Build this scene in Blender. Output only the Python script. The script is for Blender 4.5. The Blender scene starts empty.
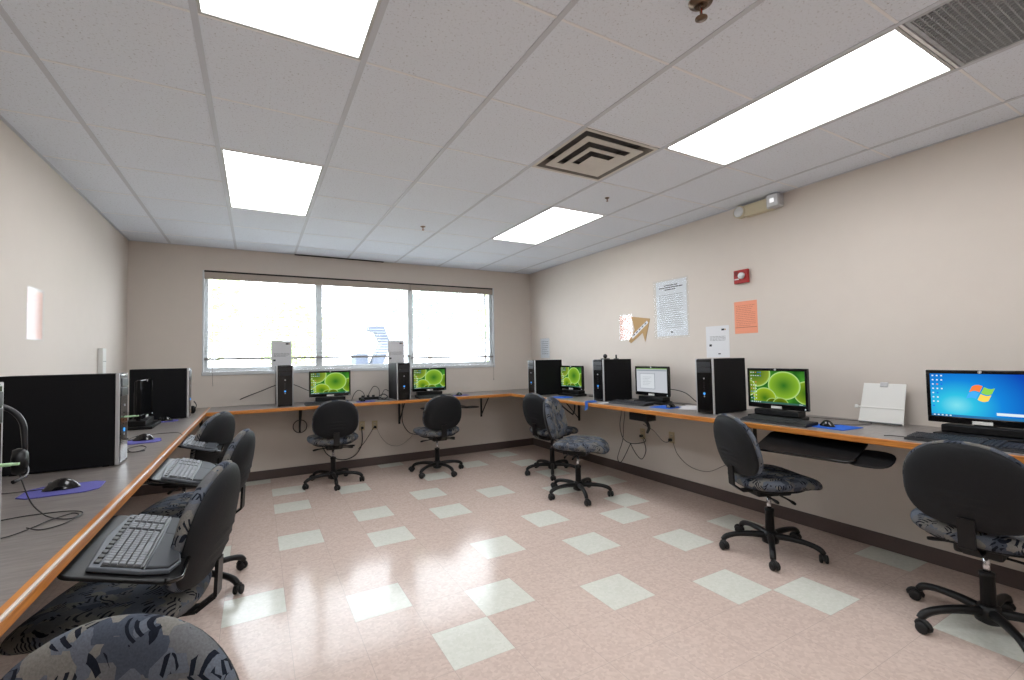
import bpy, bmesh, math, random
from mathutils import Vector, Matrix
random.seed(7)
C = bpy.context.scene.collection
S = bpy.context.scene
PI = math.pi

# ------------------------------------------------------------ camera
CAMH = 1.362
yaw, pit, rol = 0.5109, 0.0376, -0.0191
fw = Vector((math.sin(yaw)*math.cos(pit), math.cos(yaw)*math.cos(pit), math.sin(pit)))
rt = Vector((math.cos(yaw), -math.sin(yaw), 0)); up = rt.cross(fw)
r2 = rt*math.cos(rol) + up*math.sin(rol); u2 = -rt*math.sin(rol) + up*math.cos(rol)
cd = bpy.data.cameras.new('camera'); cam = bpy.data.objects.new('camera', cd); C.objects.link(cam)
cam.matrix_world = Matrix(((r2.x, u2.x, -fw.x, 0), (r2.y, u2.y, -fw.y, 0), (r2.z, u2.z, -fw.z, CAMH), (0, 0, 0, 1)))
cd.sensor_fit = 'HORIZONTAL'; cd.sensor_width = 36.0; cd.lens = 456.9/1024*36.0
cd.clip_start = 0.05; cd.clip_end = 300
S.camera = cam
# ------------------------------------------------------------ view, sky and sun
S.view_settings.view_transform = 'Standard'
try: S.view_settings.look = 'None'
except Exception: pass
S.view_settings.gamma = 1.0
S.view_settings.use_curve_mapping = False
S.view_settings.exposure = 0.2
SKY = 9.5
PANEL = 9.0
w = bpy.data.worlds.new('world'); S.world = w; w.use_nodes = True
bg = w.node_tree.nodes['Background']
bg.inputs[0].default_value = (0.86, 0.93, 1.0, 1); bg.inputs[1].default_value = SKY

# ------------------------------------------------------------ room numbers
XL, XR, YB, YF, ZC = -1.171, 3.757, 6.09, -2.35, 2.663
TS = 0.6096
GX, GY = -1.4227, 5.6603
DT = 0.87; DTH = 0.036           # worktop height and thickness
ELX, ERX, EBY = -0.434, 3.02, 5.44

# ------------------------------------------------------------ materials
def newmat(name):
    m = bpy.data.materials.new(name); m.use_nodes = True
    return m, m.node_tree, m.node_tree.nodes['Principled BSDF']
def srgb(r, g, b):
    f = lambda c: (c/255/12.92) if c/255 <= 0.04045 else ((c/255+0.055)/1.055)**2.4
    return (f(r), f(g), f(b), 1)
def mat(name, col, rough=0.5, metal=0.0, noise=0.0, nscale=60, bump=0.0, spec=0.5, bscale=None):
    m, nt, b = newmat(name)
    b.inputs['Roughness'].default_value = rough; b.inputs['Metallic'].default_value = metal
    b.inputs['Specular IOR Level'].default_value = spec
    tc = nt.nodes.new('ShaderNodeTexCoord')
    n = nt.nodes.new('ShaderNodeTexNoise'); n.inputs['Scale'].default_value = nscale; n.inputs['Detail'].default_value = 3
    nt.links.new(tc.outputs['Object'], n.inputs['Vector'])
    r = nt.nodes.new('ShaderNodeMix'); r.data_type = 'RGBA'
    r.inputs[6].default_value = tuple(c*(1-noise) for c in col[:3])+(1,)
    r.inputs[7].default_value = tuple(min(1, c*(1+noise)) for c in col[:3])+(1,)
    nt.links.new(n.outputs[0], r.inputs[0]); nt.links.new(r.outputs[2], b.inputs['Base Color'])
    if bump:
        bn = nt.nodes.new('ShaderNodeTexNoise'); bn.inputs['Scale'].default_value = bscale or nscale*3; bn.inputs['Detail'].default_value = 4
        nt.links.new(tc.outputs['Object'], bn.inputs['Vector'])
        bp = nt.nodes.new('ShaderNodeBump'); bp.inputs['Strength'].default_value = bump; bp.inputs['Distance'].default_value = 0.002
        nt.links.new(bn.outputs[0], bp.inputs['Height']); nt.links.new(bp.outputs[0], b.inputs['Normal'])
    return m
def emat(name, col, st):
    m = bpy.data.materials.new(name); m.use_nodes = True; nt = m.node_tree
    nt.nodes.remove(nt.nodes['Principled BSDF'])
    e = nt.nodes.new('ShaderNodeEmission'); e.inputs[0].default_value = col; e.inputs[1].default_value = st
    nt.links.new(e.outputs[0], nt.nodes['Material Output'].inputs[0]); return m

M = {}
M['wall'] = mat('wall_paint', srgb(213, 204, 195), 0.8, noise=0.02, nscale=9, bump=0.2, bscale=180)
M['white'] = mat('white_plastic', srgb(222, 222, 218), 0.45)
M['frame'] = mat('window_frame_white', srgb(205, 208, 210), 0.45)
M['base'] = mat('cove_base_brown', srgb(86, 73, 70), 0.45, noise=0.08)
M['black'] = mat('black_plastic', srgb(12, 12, 14), 0.45, bump=0.1, spec=0.3)
M['blackgloss'] = mat('black_gloss_plastic', srgb(10, 10, 12), 0.15)
M['towerside'] = mat('tower_black_steel', srgb(9, 10, 14), 0.6, noise=0.15, bump=0.1, spec=0.2)
M['shell'] = mat('chair_shell_black', srgb(18, 20, 24), 0.65, noise=0.25, nscale=25, bump=0.5, bscale=350, spec=0.3)
M['basechair'] = mat('chair_base_black', srgb(13, 13, 15), 0.4, spec=0.35)
M['rubber'] = mat('caster_rubber', srgb(16, 16, 18), 0.6)
M['chrome'] = mat('chrome', srgb(200, 200, 205), 0.2, metal=1)
M['silver'] = mat('silver_plastic', srgb(190, 190, 192), 0.35, metal=0.3)
M['greyp'] = mat('grey_plastic', srgb(85, 90, 92), 0.35)
M['darkgrey'] = mat('dark_grey_plastic', srgb(30, 31, 35), 0.35)
M['key'] = mat('black_key', srgb(50, 51, 56), 0.5)
M['kbody'] = mat('keyboard_black', srgb(18, 18, 20), 0.45)
M['keysilver'] = mat('silver_key', srgb(118, 121, 126), 0.55, spec=0.3)
M['kblue'] = mat('silver_blue_keyboard', srgb(92, 97, 104), 0.5, spec=0.3)
M['palm'] = mat('palm_rest_grey', srgb(62, 65, 70), 0.65, spec=0.25)
M['purple'] = mat('purple_fabric_pad', srgb(82, 80, 152), 0.9, noise=0.1, nscale=300)
M['bluepad'] = mat('blue_fabric_pad', srgb(24, 92, 196), 0.9, noise=0.1, nscale=300)
M['cable'] = mat('cable_black', srgb(16, 16, 18), 0.5)
M['cablegrey'] = mat('cable_grey', srgb(120, 112, 104), 0.5)
M['steelblk'] = mat('black_steel', srgb(22, 21, 22), 0.5)
M['paper'] = mat('white_paper', srgb(222, 223, 226), 0.8)
M['ink'] = mat('printed_ink', srgb(52, 54, 60), 0.8)
M['inkdark'] = mat('dark_ink', srgb(30, 30, 40), 0.8)
M['inkorange'] = mat('orange_paper_ink', srgb(176, 104, 80), 0.8)
M['orange'] = mat('orange_paper', srgb(238, 158, 128), 0.8)
M['gold'] = mat('tan_card', srgb(176, 142, 92), 0.6)
M['peach'] = mat('peach_paper', srgb(228, 176, 150), 0.6)
M['red'] = mat('alarm_red', srgb(160, 22, 20), 0.35)
M['clearwhite'] = mat('strobe_lens', srgb(225, 228, 230), 0.1)
M['cream'] = mat('cream_plastic', srgb(206, 196, 168), 0.45)
M['outlet'] = mat('beige_outlet', srgb(196, 180, 146), 0.45)
M['slot'] = mat('dark_slot', srgb(20, 18, 16), 0.7)
M['brass'] = mat('sprinkler_metal', srgb(120, 100, 84), 0.3, metal=0.9)
M['redbulb'] = mat('red_glass_bulb', srgb(170, 20, 15), 0.1)
M['ventsoot'] = mat('vent_sooty_metal', srgb(128, 124, 118), 0.7, noise=0.35, nscale=14)
M['vent'] = mat('vent_cream_metal', srgb(212, 208, 200), 0.5, noise=0.06, nscale=12)
M['ventdark'] = mat('vent_dark_duct', srgb(92, 90, 88), 0.8, noise=0.3, nscale=25)
M['grille'] = mat('return_grille_grey', srgb(176, 180, 184), 0.6, noise=0.25, nscale=30)
M['filter'] = mat('dusty_filter_grey', srgb(104, 108, 114), 0.9, noise=0.4, nscale=18)
M['trof'] = mat('light_frame_white', srgb(190, 190, 188), 0.5)
M['tbar'] = mat('ceiling_tbar', srgb(200, 204, 212), 0.55)
M['tee'] = mat('cross_tee_white', srgb(238, 238, 240), 0.5)
M['blind'] = mat('blind_slat_white', srgb(210, 212, 212), 0.5)
M['rail'] = mat('blind_bottom_rail', srgb(150, 146, 144), 0.5)
M['valance'] = mat('blind_headrail', srgb(176, 164, 152), 0.5)
M['green'] = mat('pale_green_plastic', srgb(176, 214, 170), 0.4)
M['bluecloth'] = mat('blue_strap', srgb(40, 100, 190), 0.6)
M['hpblue'] = emat('power_ring_blue', (0.08, 0.35, 0.9, 1), 1.2)
M['bark'] = mat('bark', srgb(132, 124, 118), 0.9, noise=0.2)
M['leafA'] = mat('leaf_green', srgb(166, 184, 124), 0.8, noise=0.25, nscale=2)
M['leafB'] = mat('leaf_blue_green', srgb(142, 170, 162), 0.8, noise=0.25, nscale=2)
M['yard'] = mat('pale_concrete_yard', srgb(215, 215, 210), 0.9, noise=0.06, nscale=1)
M['slate'] = mat('blue_grey_timber', srgb(66, 74, 88), 0.7, noise=0.1)

def lam_mat():      # grey speckled / streaked laminate
    m, nt, b = newmat('desk_laminate_grey')
    b.inputs['Roughness'].default_value = 0.32
    tc = nt.nodes.new('ShaderNodeTexCoord'); mp = nt.nodes.new('ShaderNodeMapping')
    mp.inputs['Scale'].default_value = (1, 6, 1)
    nt.links.new(tc.outputs['Object'], mp.inputs[0])
    n = nt.nodes.new('ShaderNodeTexNoise'); n.inputs['Scale'].default_value = 9; n.inputs['Detail'].default_value = 8; n.inputs['Roughness'].default_value = 0.75
    nt.links.new(mp.outputs[0], n.inputs['Vector'])
    r = nt.nodes.new('ShaderNodeValToRGB')
    r.color_ramp.elements[0].position = 0.3; r.color_ramp.elements[0].color = srgb(98, 92, 90)
    r.color_ramp.elements[1].position = 0.72; r.color_ramp.elements[1].color = srgb(146, 139, 135)
    nt.links.new(n.outputs[0], r.inputs[0]); nt.links.new(r.outputs[0], b.inputs['Base Color'])
    return m
M['lam'] = lam_mat()
def wood_mat():
    m, nt, b = newmat('oak_edge')
    b.inputs['Roughness'].default_value = 0.3
    tc = nt.nodes.new('ShaderNodeTexCoord'); mp = nt.nodes.new('ShaderNodeMapping')
    mp.inputs['Scale'].default_value = (2.2, 2.2, 45)
    nt.links.new(tc.outputs['Object'], mp.inputs[0])
    n = nt.nodes.new('ShaderNodeTexNoise'); n.inputs['Scale'].default_value = 3; n.inputs['Detail'].default_value = 6
    nt.links.new(mp.outputs[0], n.inputs['Vector'])
    r = nt.nodes.new('ShaderNodeValToRGB')
    r.color_ramp.elements[0].position = 0.3; r.color_ramp.elements[0].color = srgb(164, 96, 38)
    r.color_ramp.elements[1].position = 0.7; r.color_ramp.elements[1].color = srgb(212, 142, 66)
    nt.links.new(n.outputs[0], r.inputs[0]); nt.links.new(r.outputs[0], b.inputs['Base Color'])
    return m
M['oak'] = wood_mat()
M['edgeglint'] = mat('pale_edge_glint', srgb(214, 200, 192), 0.35)  # pale colour for the window's glint painted along the oak edge
def ceil_mat():
    m, nt, b = newmat('ceiling_tile_fissured')
    b.inputs['Roughness'].default_value = 0.9
    tc = nt.nodes.new('ShaderNodeTexCoord')
    v = nt.nodes.new('ShaderNodeTexNoise'); v.inputs['Scale'].default_value = 95; v.inputs['Detail'].default_value = 4; v.inputs['Roughness'].default_value = 0.65
    nt.links.new(tc.outputs['Object'], v.inputs['Vector'])
    r = nt.nodes.new('ShaderNodeValToRGB')
    r.color_ramp.elements[0].position = 0.30; r.color_ramp.elements[0].color = srgb(176, 177, 180)
    r.color_ramp.elements[1].position = 0.42; r.color_ramp.elements[1].color = srgb(228, 234, 243)
    nt.links.new(v.outputs[0], r.inputs[0]); nt.links.new(r.outputs[0], b.inputs['Base Color'])
    bp = nt.nodes.new('ShaderNodeBump'); bp.inputs['Strength'].default_value = 0.4; bp.inputs['Distance'].default_value = 0.002
    nt.links.new(v.outputs[0], bp.inputs['Height']); nt.links.new(bp.outputs[0], b.inputs['Normal'])
    return m
M['ceil'] = ceil_mat()
def floor_mat(name, a, bcol, seams=True):      # vinyl composition tile, chips of colour
    m, nt, b = newmat(name)
    b.inputs['Roughness'].default_value = 0.17; b.inputs['Specular IOR Level'].default_value = 0.3
    tc = nt.nodes.new('ShaderNodeTexCoord')
    v = nt.nodes.new('ShaderNodeTexVoronoi'); v.inputs['Scale'].default_value = 70
    nt.links.new(tc.outputs['Object'], v.inputs['Vector'])
    sp = nt.nodes.new('ShaderNodeSeparateColor'); nt.links.new(v.outputs['Color'], sp.inputs[0])
    mx = nt.nodes.new('ShaderNodeMix'); mx.data_type = 'RGBA'; mx.inputs[6].default_value = a; mx.inputs[7].default_value = bcol
    nt.links.new(sp.outputs[0], mx.inputs[0])
    last = mx.outputs[2]
    if seams:
        geo = nt.nodes.new('ShaderNodeSeparateXYZ'); nt.links.new(tc.outputs['Object'], geo.inputs[0])
        fac = []
        for k, off in ((0, 0.148), (1, 0.0908)):
            s1 = nt.nodes.new('ShaderNodeMath'); s1.operation = 'SUBTRACT'; s1.inputs[1].default_value = off - 30*0.3048
            nt.links.new(geo.outputs[k], s1.inputs[0])
            s2 = nt.nodes.new('ShaderNodeMath'); s2.operation = 'MODULO'; s2.inputs[1].default_value = 0.3048
            nt.links.new(s1.outputs[0], s2.inputs[0])
            s3 = nt.nodes.new('ShaderNodeMath'); s3.operation = 'LESS_THAN'; s3.inputs[1].default_value = 0.0022
            nt.links.new(s2.outputs[0], s3.inputs[0]); fac.append(s3)
        mxx = nt.nodes.new('ShaderNodeMath'); mxx.operation = 'MAXIMUM'
        nt.links.new(fac[0].outputs[0], mxx.inputs[0]); nt.links.new(fac[1].outputs[0], mxx.inputs[1])
        m2 = nt.nodes.new('ShaderNodeMix'); m2.data_type = 'RGBA'; m2.inputs[7].default_value = tuple(c*0.72 for c in a[:3])+(1,)
        nt.links.new(mxx.outputs[0], m2.inputs[0]); nt.links.new(last, m2.inputs[6]); last = m2.outputs[2]
    nt.links.new(last, b.inputs['Base Color'])
    n = nt.nodes.new('ShaderNodeTexNoise'); n.inputs['Scale'].default_value = 3.5; n.inputs['Detail'].default_value = 5
    nt.links.new(tc.outputs['Object'], n.inputs['Vector'])
    rr = nt.nodes.new('ShaderNodeMapRange'); rr.inputs[3].default_value = 0.09; rr.inputs[4].default_value = 0.20
    nt.links.new(n.outputs[0], rr.inputs[0]); nt.links.new(rr.outputs[0], b.inputs['Roughness'])
    bp = nt.nodes.new('ShaderNodeBump'); bp.inputs['Strength'].default_value = 0.08; bp.inputs['Distance'].default_value = 0.004
    nt.links.new(n.outputs[0], bp.inputs['Height']); nt.links.new(bp.outputs[0], b.inputs['Normal'])
    return m
M['floor'] = floor_mat('floor_pink_vct', srgb(214, 195, 184), srgb(200, 180, 169))
M['ftile'] = floor_mat('floor_green_white_vct', srgb(222, 223, 214), srgb(213, 215, 204), False)
def fabric():
    m, nt, b = newmat('chair_fabric_swirl')
    b.inputs['Roughness'].default_value = 0.95; b.inputs['Specular IOR Level'].default_value = 0.1
    N = nt.nodes.new; L = nt.links.new
    tc = N('ShaderNodeTexCoord')
    v = N('ShaderNodeTexVoronoi'); v.inputs['Scale'].default_value = 20; v.distance = 'MANHATTAN'
    L(tc.outputs['Object'], v.inputs['Vector'])
    sc = N('ShaderNodeSeparateColor'); L(v.outputs['Color'], sc.inputs[0])
    r = N('ShaderNodeValToRGB'); r.color_ramp.interpolation = 'CONSTANT'
    e = r.color_ramp.elements
    e[0].position = 0; e[0].color = srgb(98, 104, 115)
    e[1].position = 0.42; e[1].color = srgb(122, 120, 116)
    x = e.new(0.72); x.color = srgb(72, 78, 90)
    x = e.new(0.86); x.color = srgb(104, 105, 108)
    L(sc.outputs[0], r.inputs[0])
    # swooshes: arcs around a random centre in every patch
    wv = N('ShaderNodeTexWave'); wv.wave_type = 'RINGS'; wv.rings_direction = 'SPHERICAL'
    wv.inputs['Scale'].default_value = 24; wv.inputs['Distortion'].default_value = 1.6; wv.inputs['Detail'].default_value = 0.0
    v2 = N('ShaderNodeTexVoronoi'); v2.inputs['Scale'].default_value = 13; L(tc.outputs['Object'], v2.inputs['Vector'])
    sub = N('ShaderNodeVectorMath'); sub.operation = 'SUBTRACT'; L(tc.outputs['Object'], sub.inputs[0]); L(v2.outputs['Position'], sub.inputs[1])
    cen = N('ShaderNodeVectorMath'); cen.operation = 'SUBTRACT'; cen.inputs[1].default_value = (0.5, 0.5, 0.5); L(v2.outputs['Color'], cen.inputs[0])
    off = N('ShaderNodeVectorMath'); off.operation = 'SCALE'; off.inputs[3].default_value = 0.16; L(cen.outputs[0], off.inputs[0])
    ad = N('ShaderNodeVectorMath'); ad.operation = 'ADD'; L(sub.outputs[0], ad.inputs[0]); L(off.outputs[0], ad.inputs[1])
    L(ad.outputs[0], wv.inputs['Vector'])
    g1 = N('ShaderNodeMath'); g1.operation = 'GREATER_THAN'; g1.inputs[1].default_value = 0.6; L(wv.outputs['Fac'], g1.inputs[0])
    n = N('ShaderNodeTexNoise'); n.inputs['Scale'].default_value = 19; n.inputs['Detail'].default_value = 1; L(tc.outputs['Object'], n.inputs['Vector'])
    g2 = N('ShaderNodeMath'); g2.operation = 'GREATER_THAN'; g2.inputs[1].default_value = 0.54; L(n.outputs[0], g2.inputs[0])
    mu = N('ShaderNodeMath'); mu.operation = 'MULTIPLY'; L(g1.outputs[0], mu.inputs[0]); L(g2.outputs[0], mu.inputs[1])
    mx = N('ShaderNodeMix'); mx.data_type = 'RGBA'; mx.inputs[7].default_value = srgb(28, 32, 42)
    L(mu.outputs[0], mx.inputs[0]); L(r.outputs[0], mx.inputs[6])
    n2 = N('ShaderNodeTexNoise'); n2.inputs['Scale'].default_value = 260; n2.inputs['Detail'].default_value = 2; L(tc.outputs['Object'], n2.inputs['Vector'])
    mr = N('ShaderNodeMapRange'); mr.inputs[3].default_value = 0.62; mr.inputs[4].default_value = 1.2; L(n2.outputs[0], mr.inputs[0])
    m3 = N('ShaderNodeVectorMath'); m3.operation = 'SCALE'; L(mx.outputs[2], m3.inputs[0]); L(mr.outputs[0], m3.inputs[3])
    L(m3.outputs[0], b.inputs['Base Color'])
    bp = N('ShaderNodeBump'); bp.inputs['Strength'].default_value = 0.4; bp.inputs['Distance'].default_value = 0.001
    L(n2.outputs[0], bp.inputs['Height']); L(bp.outputs[0], b.inputs['Normal'])
    return m
M['fabric'] = fabric()
def glass_mat(name, tint=(1, 1, 1, 1), gl=0.06, rough=0.02):
    m = bpy.data.materials.new(name); m.use_nodes = True; nt = m.node_tree
    nt.nodes.remove(nt.nodes['Principled BSDF'])
    t = nt.nodes.new('ShaderNodeBsdfTransparent'); t.inputs[0].default_value = tint
    g = nt.nodes.new('ShaderNodeBsdfGlossy'); g.inputs['Roughness'].default_value = rough
    mx = nt.nodes.new('ShaderNodeMixShader'); mx.inputs[0].default_value = gl
    nt.links.new(t.outputs[0], mx.inputs[1]); nt.links.new(g.outputs[0], mx.inputs[2])
    nt.links.new(mx.outputs[0], nt.nodes['Material Output'].inputs[0]); return m
M['glass'] = glass_mat('window_glass')
M['sleeve'] = glass_mat('plastic_sleeve', (0.93, 0.95, 0.96, 1), 0.03, 0.25)
M['sleeveshiny'] = glass_mat('glossy_sleeve', (0.96, 0.97, 0.98, 1), 0.07, 0.08)
M['panel'] = emat('fluorescent_diffuser', (0.97, 0.985, 1.0, 1), PANEL)

# ------------------------------------------------------------ mesh helpers
class MB:
    def __init__(s): s.bm = bmesh.new()
    def _add(s, verts, faces, smooth=False):
        vs = [s.bm.verts.new(v) for v in verts]
        out = []
        for f in faces:
            try:
                nf = s.bm.faces.new([vs[i] for i in f]); nf.smooth = smooth; out.append(nf)
            except ValueError: pass
        return vs, out
    def box(s, x0, x1, y0, y1, z0, z1, bev=0.0, seg=2, mtx=None):
        v = [(x0, y0, z0), (x1, y0, z0), (x1, y1, z0), (x0, y1, z0), (x0, y0, z1), (x1, y0, z1), (x1, y1, z1), (x0, y1, z1)]
        if mtx is not None: v = [mtx @ Vector(p) for p in v]
        vs, fs = s._add(v, [(0, 3, 2, 1), (4, 5, 6, 7), (0, 1, 5, 4), (1, 2, 6, 5), (2, 3, 7, 6), (3, 0, 4, 7)])
        if bev:
            es = list({e for f in fs for e in f.edges})
            r = bmesh.ops.bevel(s.bm, geom=es, offset=bev, segments=seg, profile=0.5, affect='EDGES')
            for f in r['faces']: f.smooth = True
        return s
    def prism(s, pts, h0, h1, axis='z', bev=0.0, smooth=False, mtx=None):
        def mk(p, h):
            q = {'z': (p[0], p[1], h), 'y': (p[0], h, p[1]), 'x': (h, p[0], p[1])}[axis]
            return (mtx @ Vector(q)) if mtx is not None else q
        n = len(pts)
        v = [mk(p, h0) for p in pts]+[mk(p, h1) for p in pts]
        vs, fs = s._add(v, [tuple(range(n-1, -1, -1)), tuple(range(n, 2*n))])
        for i in range(n):
            j = (i+1) % n
            f = s.bm.faces.new([vs[i], vs[j], vs[n+j], vs[n+i]]); f.smooth = smooth; fs.append(f)
        bmesh.ops.recalc_face_normals(s.bm, faces=fs)
        if bev:
            es = [e for e in set(fs[0].edges) | set(fs[1].edges)]
            r = bmesh.ops.bevel(s.bm, geom=es, offset=bev, segments=2, profile=0.5, affect='EDGES')
            for f in r['faces']: f.smooth = True
        return s
    def tube(s, pts, r, n=8, smooth_path=0, cap=True):
        pts = [Vector(p) for p in pts]
        rs = r if isinstance(r, (list, tuple)) else [r]*len(pts)
        if smooth_path:
            P, R = [], []
            for i in range(len(pts)-1):
                p0 = pts[max(i-1, 0)]; p1 = pts[i]; p2 = pts[i+1]; p3 = pts[min(i+2, len(pts)-1)]
                for k in range(smooth_path):
                    t = k/smooth_path
                    P.append(0.5*((2*p1)+(p2-p0)*t+(2*p0-5*p1+4*p2-p3)*t*t+(3*p1-p0-3*p2+p3)*t**3)); R.append(rs[i]*(1-t)+rs[i+1]*t)
            P.append(pts[-1]); R.append(rs[-1]); pts, rs = P, R
        T = []
        for i in range(len(pts)):
            a = pts[max(i-1, 0)]; b = pts[min(i+1, len(pts)-1)]; T.append((b-a).normalized())
        ref = Vector((0, 0, 1)) if abs(T[0].z) < 0.9 else Vector((1, 0, 0))
        N = (ref - T[0]*ref.dot(T[0])).normalized()
        rings = []
        for i, p in enumerate(pts):
            N = (N - T[i]*N.dot(T[i])).normalized(); B = T[i].cross(N)
            rings.append([s.bm.verts.new(p+(N*math.cos(2*PI*k/n)+B*math.sin(2*PI*k/n))*rs[i]) for k in range(n)])
        for i in range(len(rings)-1):
            for k in range(n):
                f = s.bm.faces.new([rings[i][k], rings[i][(k+1) % n], rings[i+1][(k+1) % n], rings[i+1][k]]); f.smooth = True
        if cap:
            s.bm.faces.new(rings[0][::-1]); s.bm.faces.new(rings[-1])
        return s
    def lathe(s, prof, n=20, mtx=None, smooth=True):     # prof: (r, z)
        rings = []
        for r, z in prof:
            ring = []
            for k in range(n):
                v = Vector((max(r, 1e-4)*math.cos(2*PI*k/n), max(r, 1e-4)*math.sin(2*PI*k/n), z))
                ring.append(s.bm.verts.new(mtx @ v if mtx is not None else v))
            rings.append(ring)
        fs = []
        for i in range(len(rings)-1):
            for k in range(n):
                f = s.bm.faces.new([rings[i][k], rings[i][(k+1) % n], rings[i+1][(k+1) % n], rings[i+1][k]]); f.smooth = smooth; fs.append(f)
        fs.append(s.bm.faces.new(rings[0][::-1])); fs.append(s.bm.faces.new(rings[-1]))
        return s
    def grid(s, fn, nu, nv, closed_u=False, smooth=True):
        V = [[s.bm.verts.new(fn(i, j)) for j in range(nv)] for i in range(nu)]
        for i in range(nu if closed_u else nu-1):
            for j in range(nv-1):
                f = s.bm.faces.new([V[i][j], V[(i+1) % nu][j], V[(i+1) % nu][j+1], V[i][j+1]]); f.smooth = smooth
        return V
    def build(s, name, m, parent=None, loc=None, rot=None):
        me = bpy.data.meshes.new(name); s.bm.normal_update(); s.bm.to_mesh(me); s.bm.free()
        me.materials.append(m)
        o = bpy.data.objects.new(name, me); C.objects.link(o)
        if parent is not None: o.parent = parent
        if loc is not None: o.location = loc
        if rot is not None: o.rotation_euler = rot
        return o
def tag(o, label=None, cat=None, group=None, kind=None):
    if label: o['label'] = label
    if cat: o['category'] = cat
    if group: o['group'] = group
    if kind: o['kind'] = kind
    return o
def thing(name, label, cat, loc=(0, 0, 0), rz=0.0, group=None):
    o = bpy.data.objects.new(name, None); C.objects.link(o); o.location = loc; o.rotation_euler = (0, 0, rz)
    o.empty_display_size = 0.1
    return tag(o, label, cat, group)
def copy_tree(o, parent=None):
    c = o.copy(); C.objects.link(c)
    if parent is not None: c.parent = parent
    for ch in list(o.children): copy_tree(ch, c)
    return c
def place(o, loc, rz, label, group=None):
    o.location = loc; o.rotation_euler = (0, 0, rz); o['label'] = label
    if group: o['group'] = group
    return o
def struct(name, mb, m, parent=None):
    o = mb.build(name, m, parent)
    if parent is None: o['kind'] = 'structure'
    return o

# ------------------------------------------------------------ room shell
WX0, WX1, WZ0, WZ1 = -0.51, 3.10, 1.243, 2.40
struct('floor', MB().box(XL-0.15, XR+0.15, YF-0.15, YB+0.3, -0.12, 0), M['floor'])
fl = bpy.data.objects['floor']
tiles = [(-1,19),(0,17),(0,15),(0,12),(2,16),(2,13),(2,11),(4,19),(4,14),(5,16),(4,12),(7,17),(9,18),(9,16),(6,13),(6,10),(4,9),(6,8),(8,9),(9,10),(10,12),(8,12),(8,7),(10,7),(-1,9),(1,8),(3,7),(2,6),(5,6),(7,5),(8,4),(11,4),(9,2),(9,14),
         (-3,6),(-2,12),(-3,15),(3,2),(5,0),(7,-2),(1,-1),(-1,3),(2,-4),(10,-1),(5,-4)]
mb = MB()
for a, b in tiles:
    x0 = 0.148+a*0.3048; y0 = 0.0908+b*0.3048
    mb.box(max(x0, XL)+0.001, min(x0+0.3048, XR)-0.001, y0+0.001, min(y0+0.3048, YB)-0.001, 0.0, 0.0006)
mb.build('inlaid_tiles', M['ftile'], fl)
mb = MB()   # back wall with window opening
T = 0.16
mb.box(XL-T, WX0, YB, YB+T, 0, ZC); mb.box(WX1, XR+T, YB, YB+T, 0, ZC)
mb.box(WX0, WX1, YB, YB+T, 0, WZ0); mb.box(WX0, WX1, YB, YB+T, WZ1, ZC)
struct('wall_back', mb, M['wall'])
struct('wall_left', MB().box(XL-T, XL, YF-T, YB, 0, ZC), M['wall'])
struct('wall_right', MB().box(XR, XR+T, YF-T, YB, 0, ZC), M['wall'])
struct('wall_front', MB().box(XL, XR, YF-T, YF, 0, ZC), M['wall'])
def baseboard(side, x0, x1, y0, y1): struct('baseboard_'+side, MB().box(x0, x1, y0, y1, 0.0, 0.104, 0.002), M['base'])
baseboard('back', XL, XR, YB-0.008, YB)
baseboard('left', XL, XL+0.008, YF, YB-0.008)
baseboard('right', XR-0.008, XR, YF, YB-0.008)
struct('ceiling', MB().box(XL-T, XR+T, YF-T, YB+T, ZC+0.10, ZC+0.2), M['ceil'])
ceil = bpy.data.objects['ceiling']
holes = {}   # cell -> kind ; cell (i,j): x GX+i.., y from GY-(j+1)*TS to GY-j*TS
LIGHTS = [(2, 2), (2, 6), (6, 2), (6, 6), (2, 10), (6, 10)]  # last two are unseen panels, added to even out the room light
for i, j in LIGHTS: holes[(i, j)] = 1; holes[(i, j+1)] = 1
holes[(5, 5)] = 1; holes[(6, 8)] = 1
mb = MB()
for i in range(0, 9):
    for j in range(-1, 14):
        if (i, j) in holes: continue
        x0 = max(GX+i*TS, XL); x1 = min(GX+(i+1)*TS, XR); y1 = min(GY-j*TS, YB); y0 = max(GY-(j+1)*TS, YF)
        if x1 <= x0 or y1 <= y0: continue
        mb.box(x0, x1, y0, y1, ZC, ZC+0.02)
mb.build('ceiling_tiles', M['ceil'], ceil)
mb = MB()
for i in range(0, 10):
    x = GX+i*TS
    if XL < x < XR: mb.box(x-0.012, x+0.012, YF, YB, ZC-0.0035, ZC+0.03)
mb.build('main_runners', M['tbar'], ceil)
mb = MB()
for j in range(0, 14):
    y = GY-j*TS
    if YF < y < YB:
        for i in range(0, 9):
            if (i, j) in holes and (i, j-1) in holes and i in (2, 6) and not (i == 6 and j == 8): continue
            x0 = max(GX+i*TS, XL)+0.012; x1 = min(GX+(i+1)*TS, XR)-0.012
            if x1 > x0: mb.box(x0, x1, y-0.0055, y+0.0055, ZC-0.0025, ZC+0.03)
mb.build('cross_tees', M['tee'], ceil)
mb = MB()
mb.box(XL, XR, YB-0.018, YB, ZC-0.004, ZC+0.03); mb.box(XL, XL+0.018, YF, YB, ZC-0.004, ZC+0.03); mb.box(XR-0.018, XR, YF, YB, ZC-0.004, ZC+0.03); mb.box(XL, XR, YF, YF+0.018, ZC-0.004, ZC+0.03)
mb.build('wall_angle', M['tbar'], ceil)
MB().box(GX+3*TS, GX+4.75*TS, YB-0.03, YB-0.002, ZC-0.012, ZC-0.004).build('ceiling_gap', M['slot'], ceil)

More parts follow.
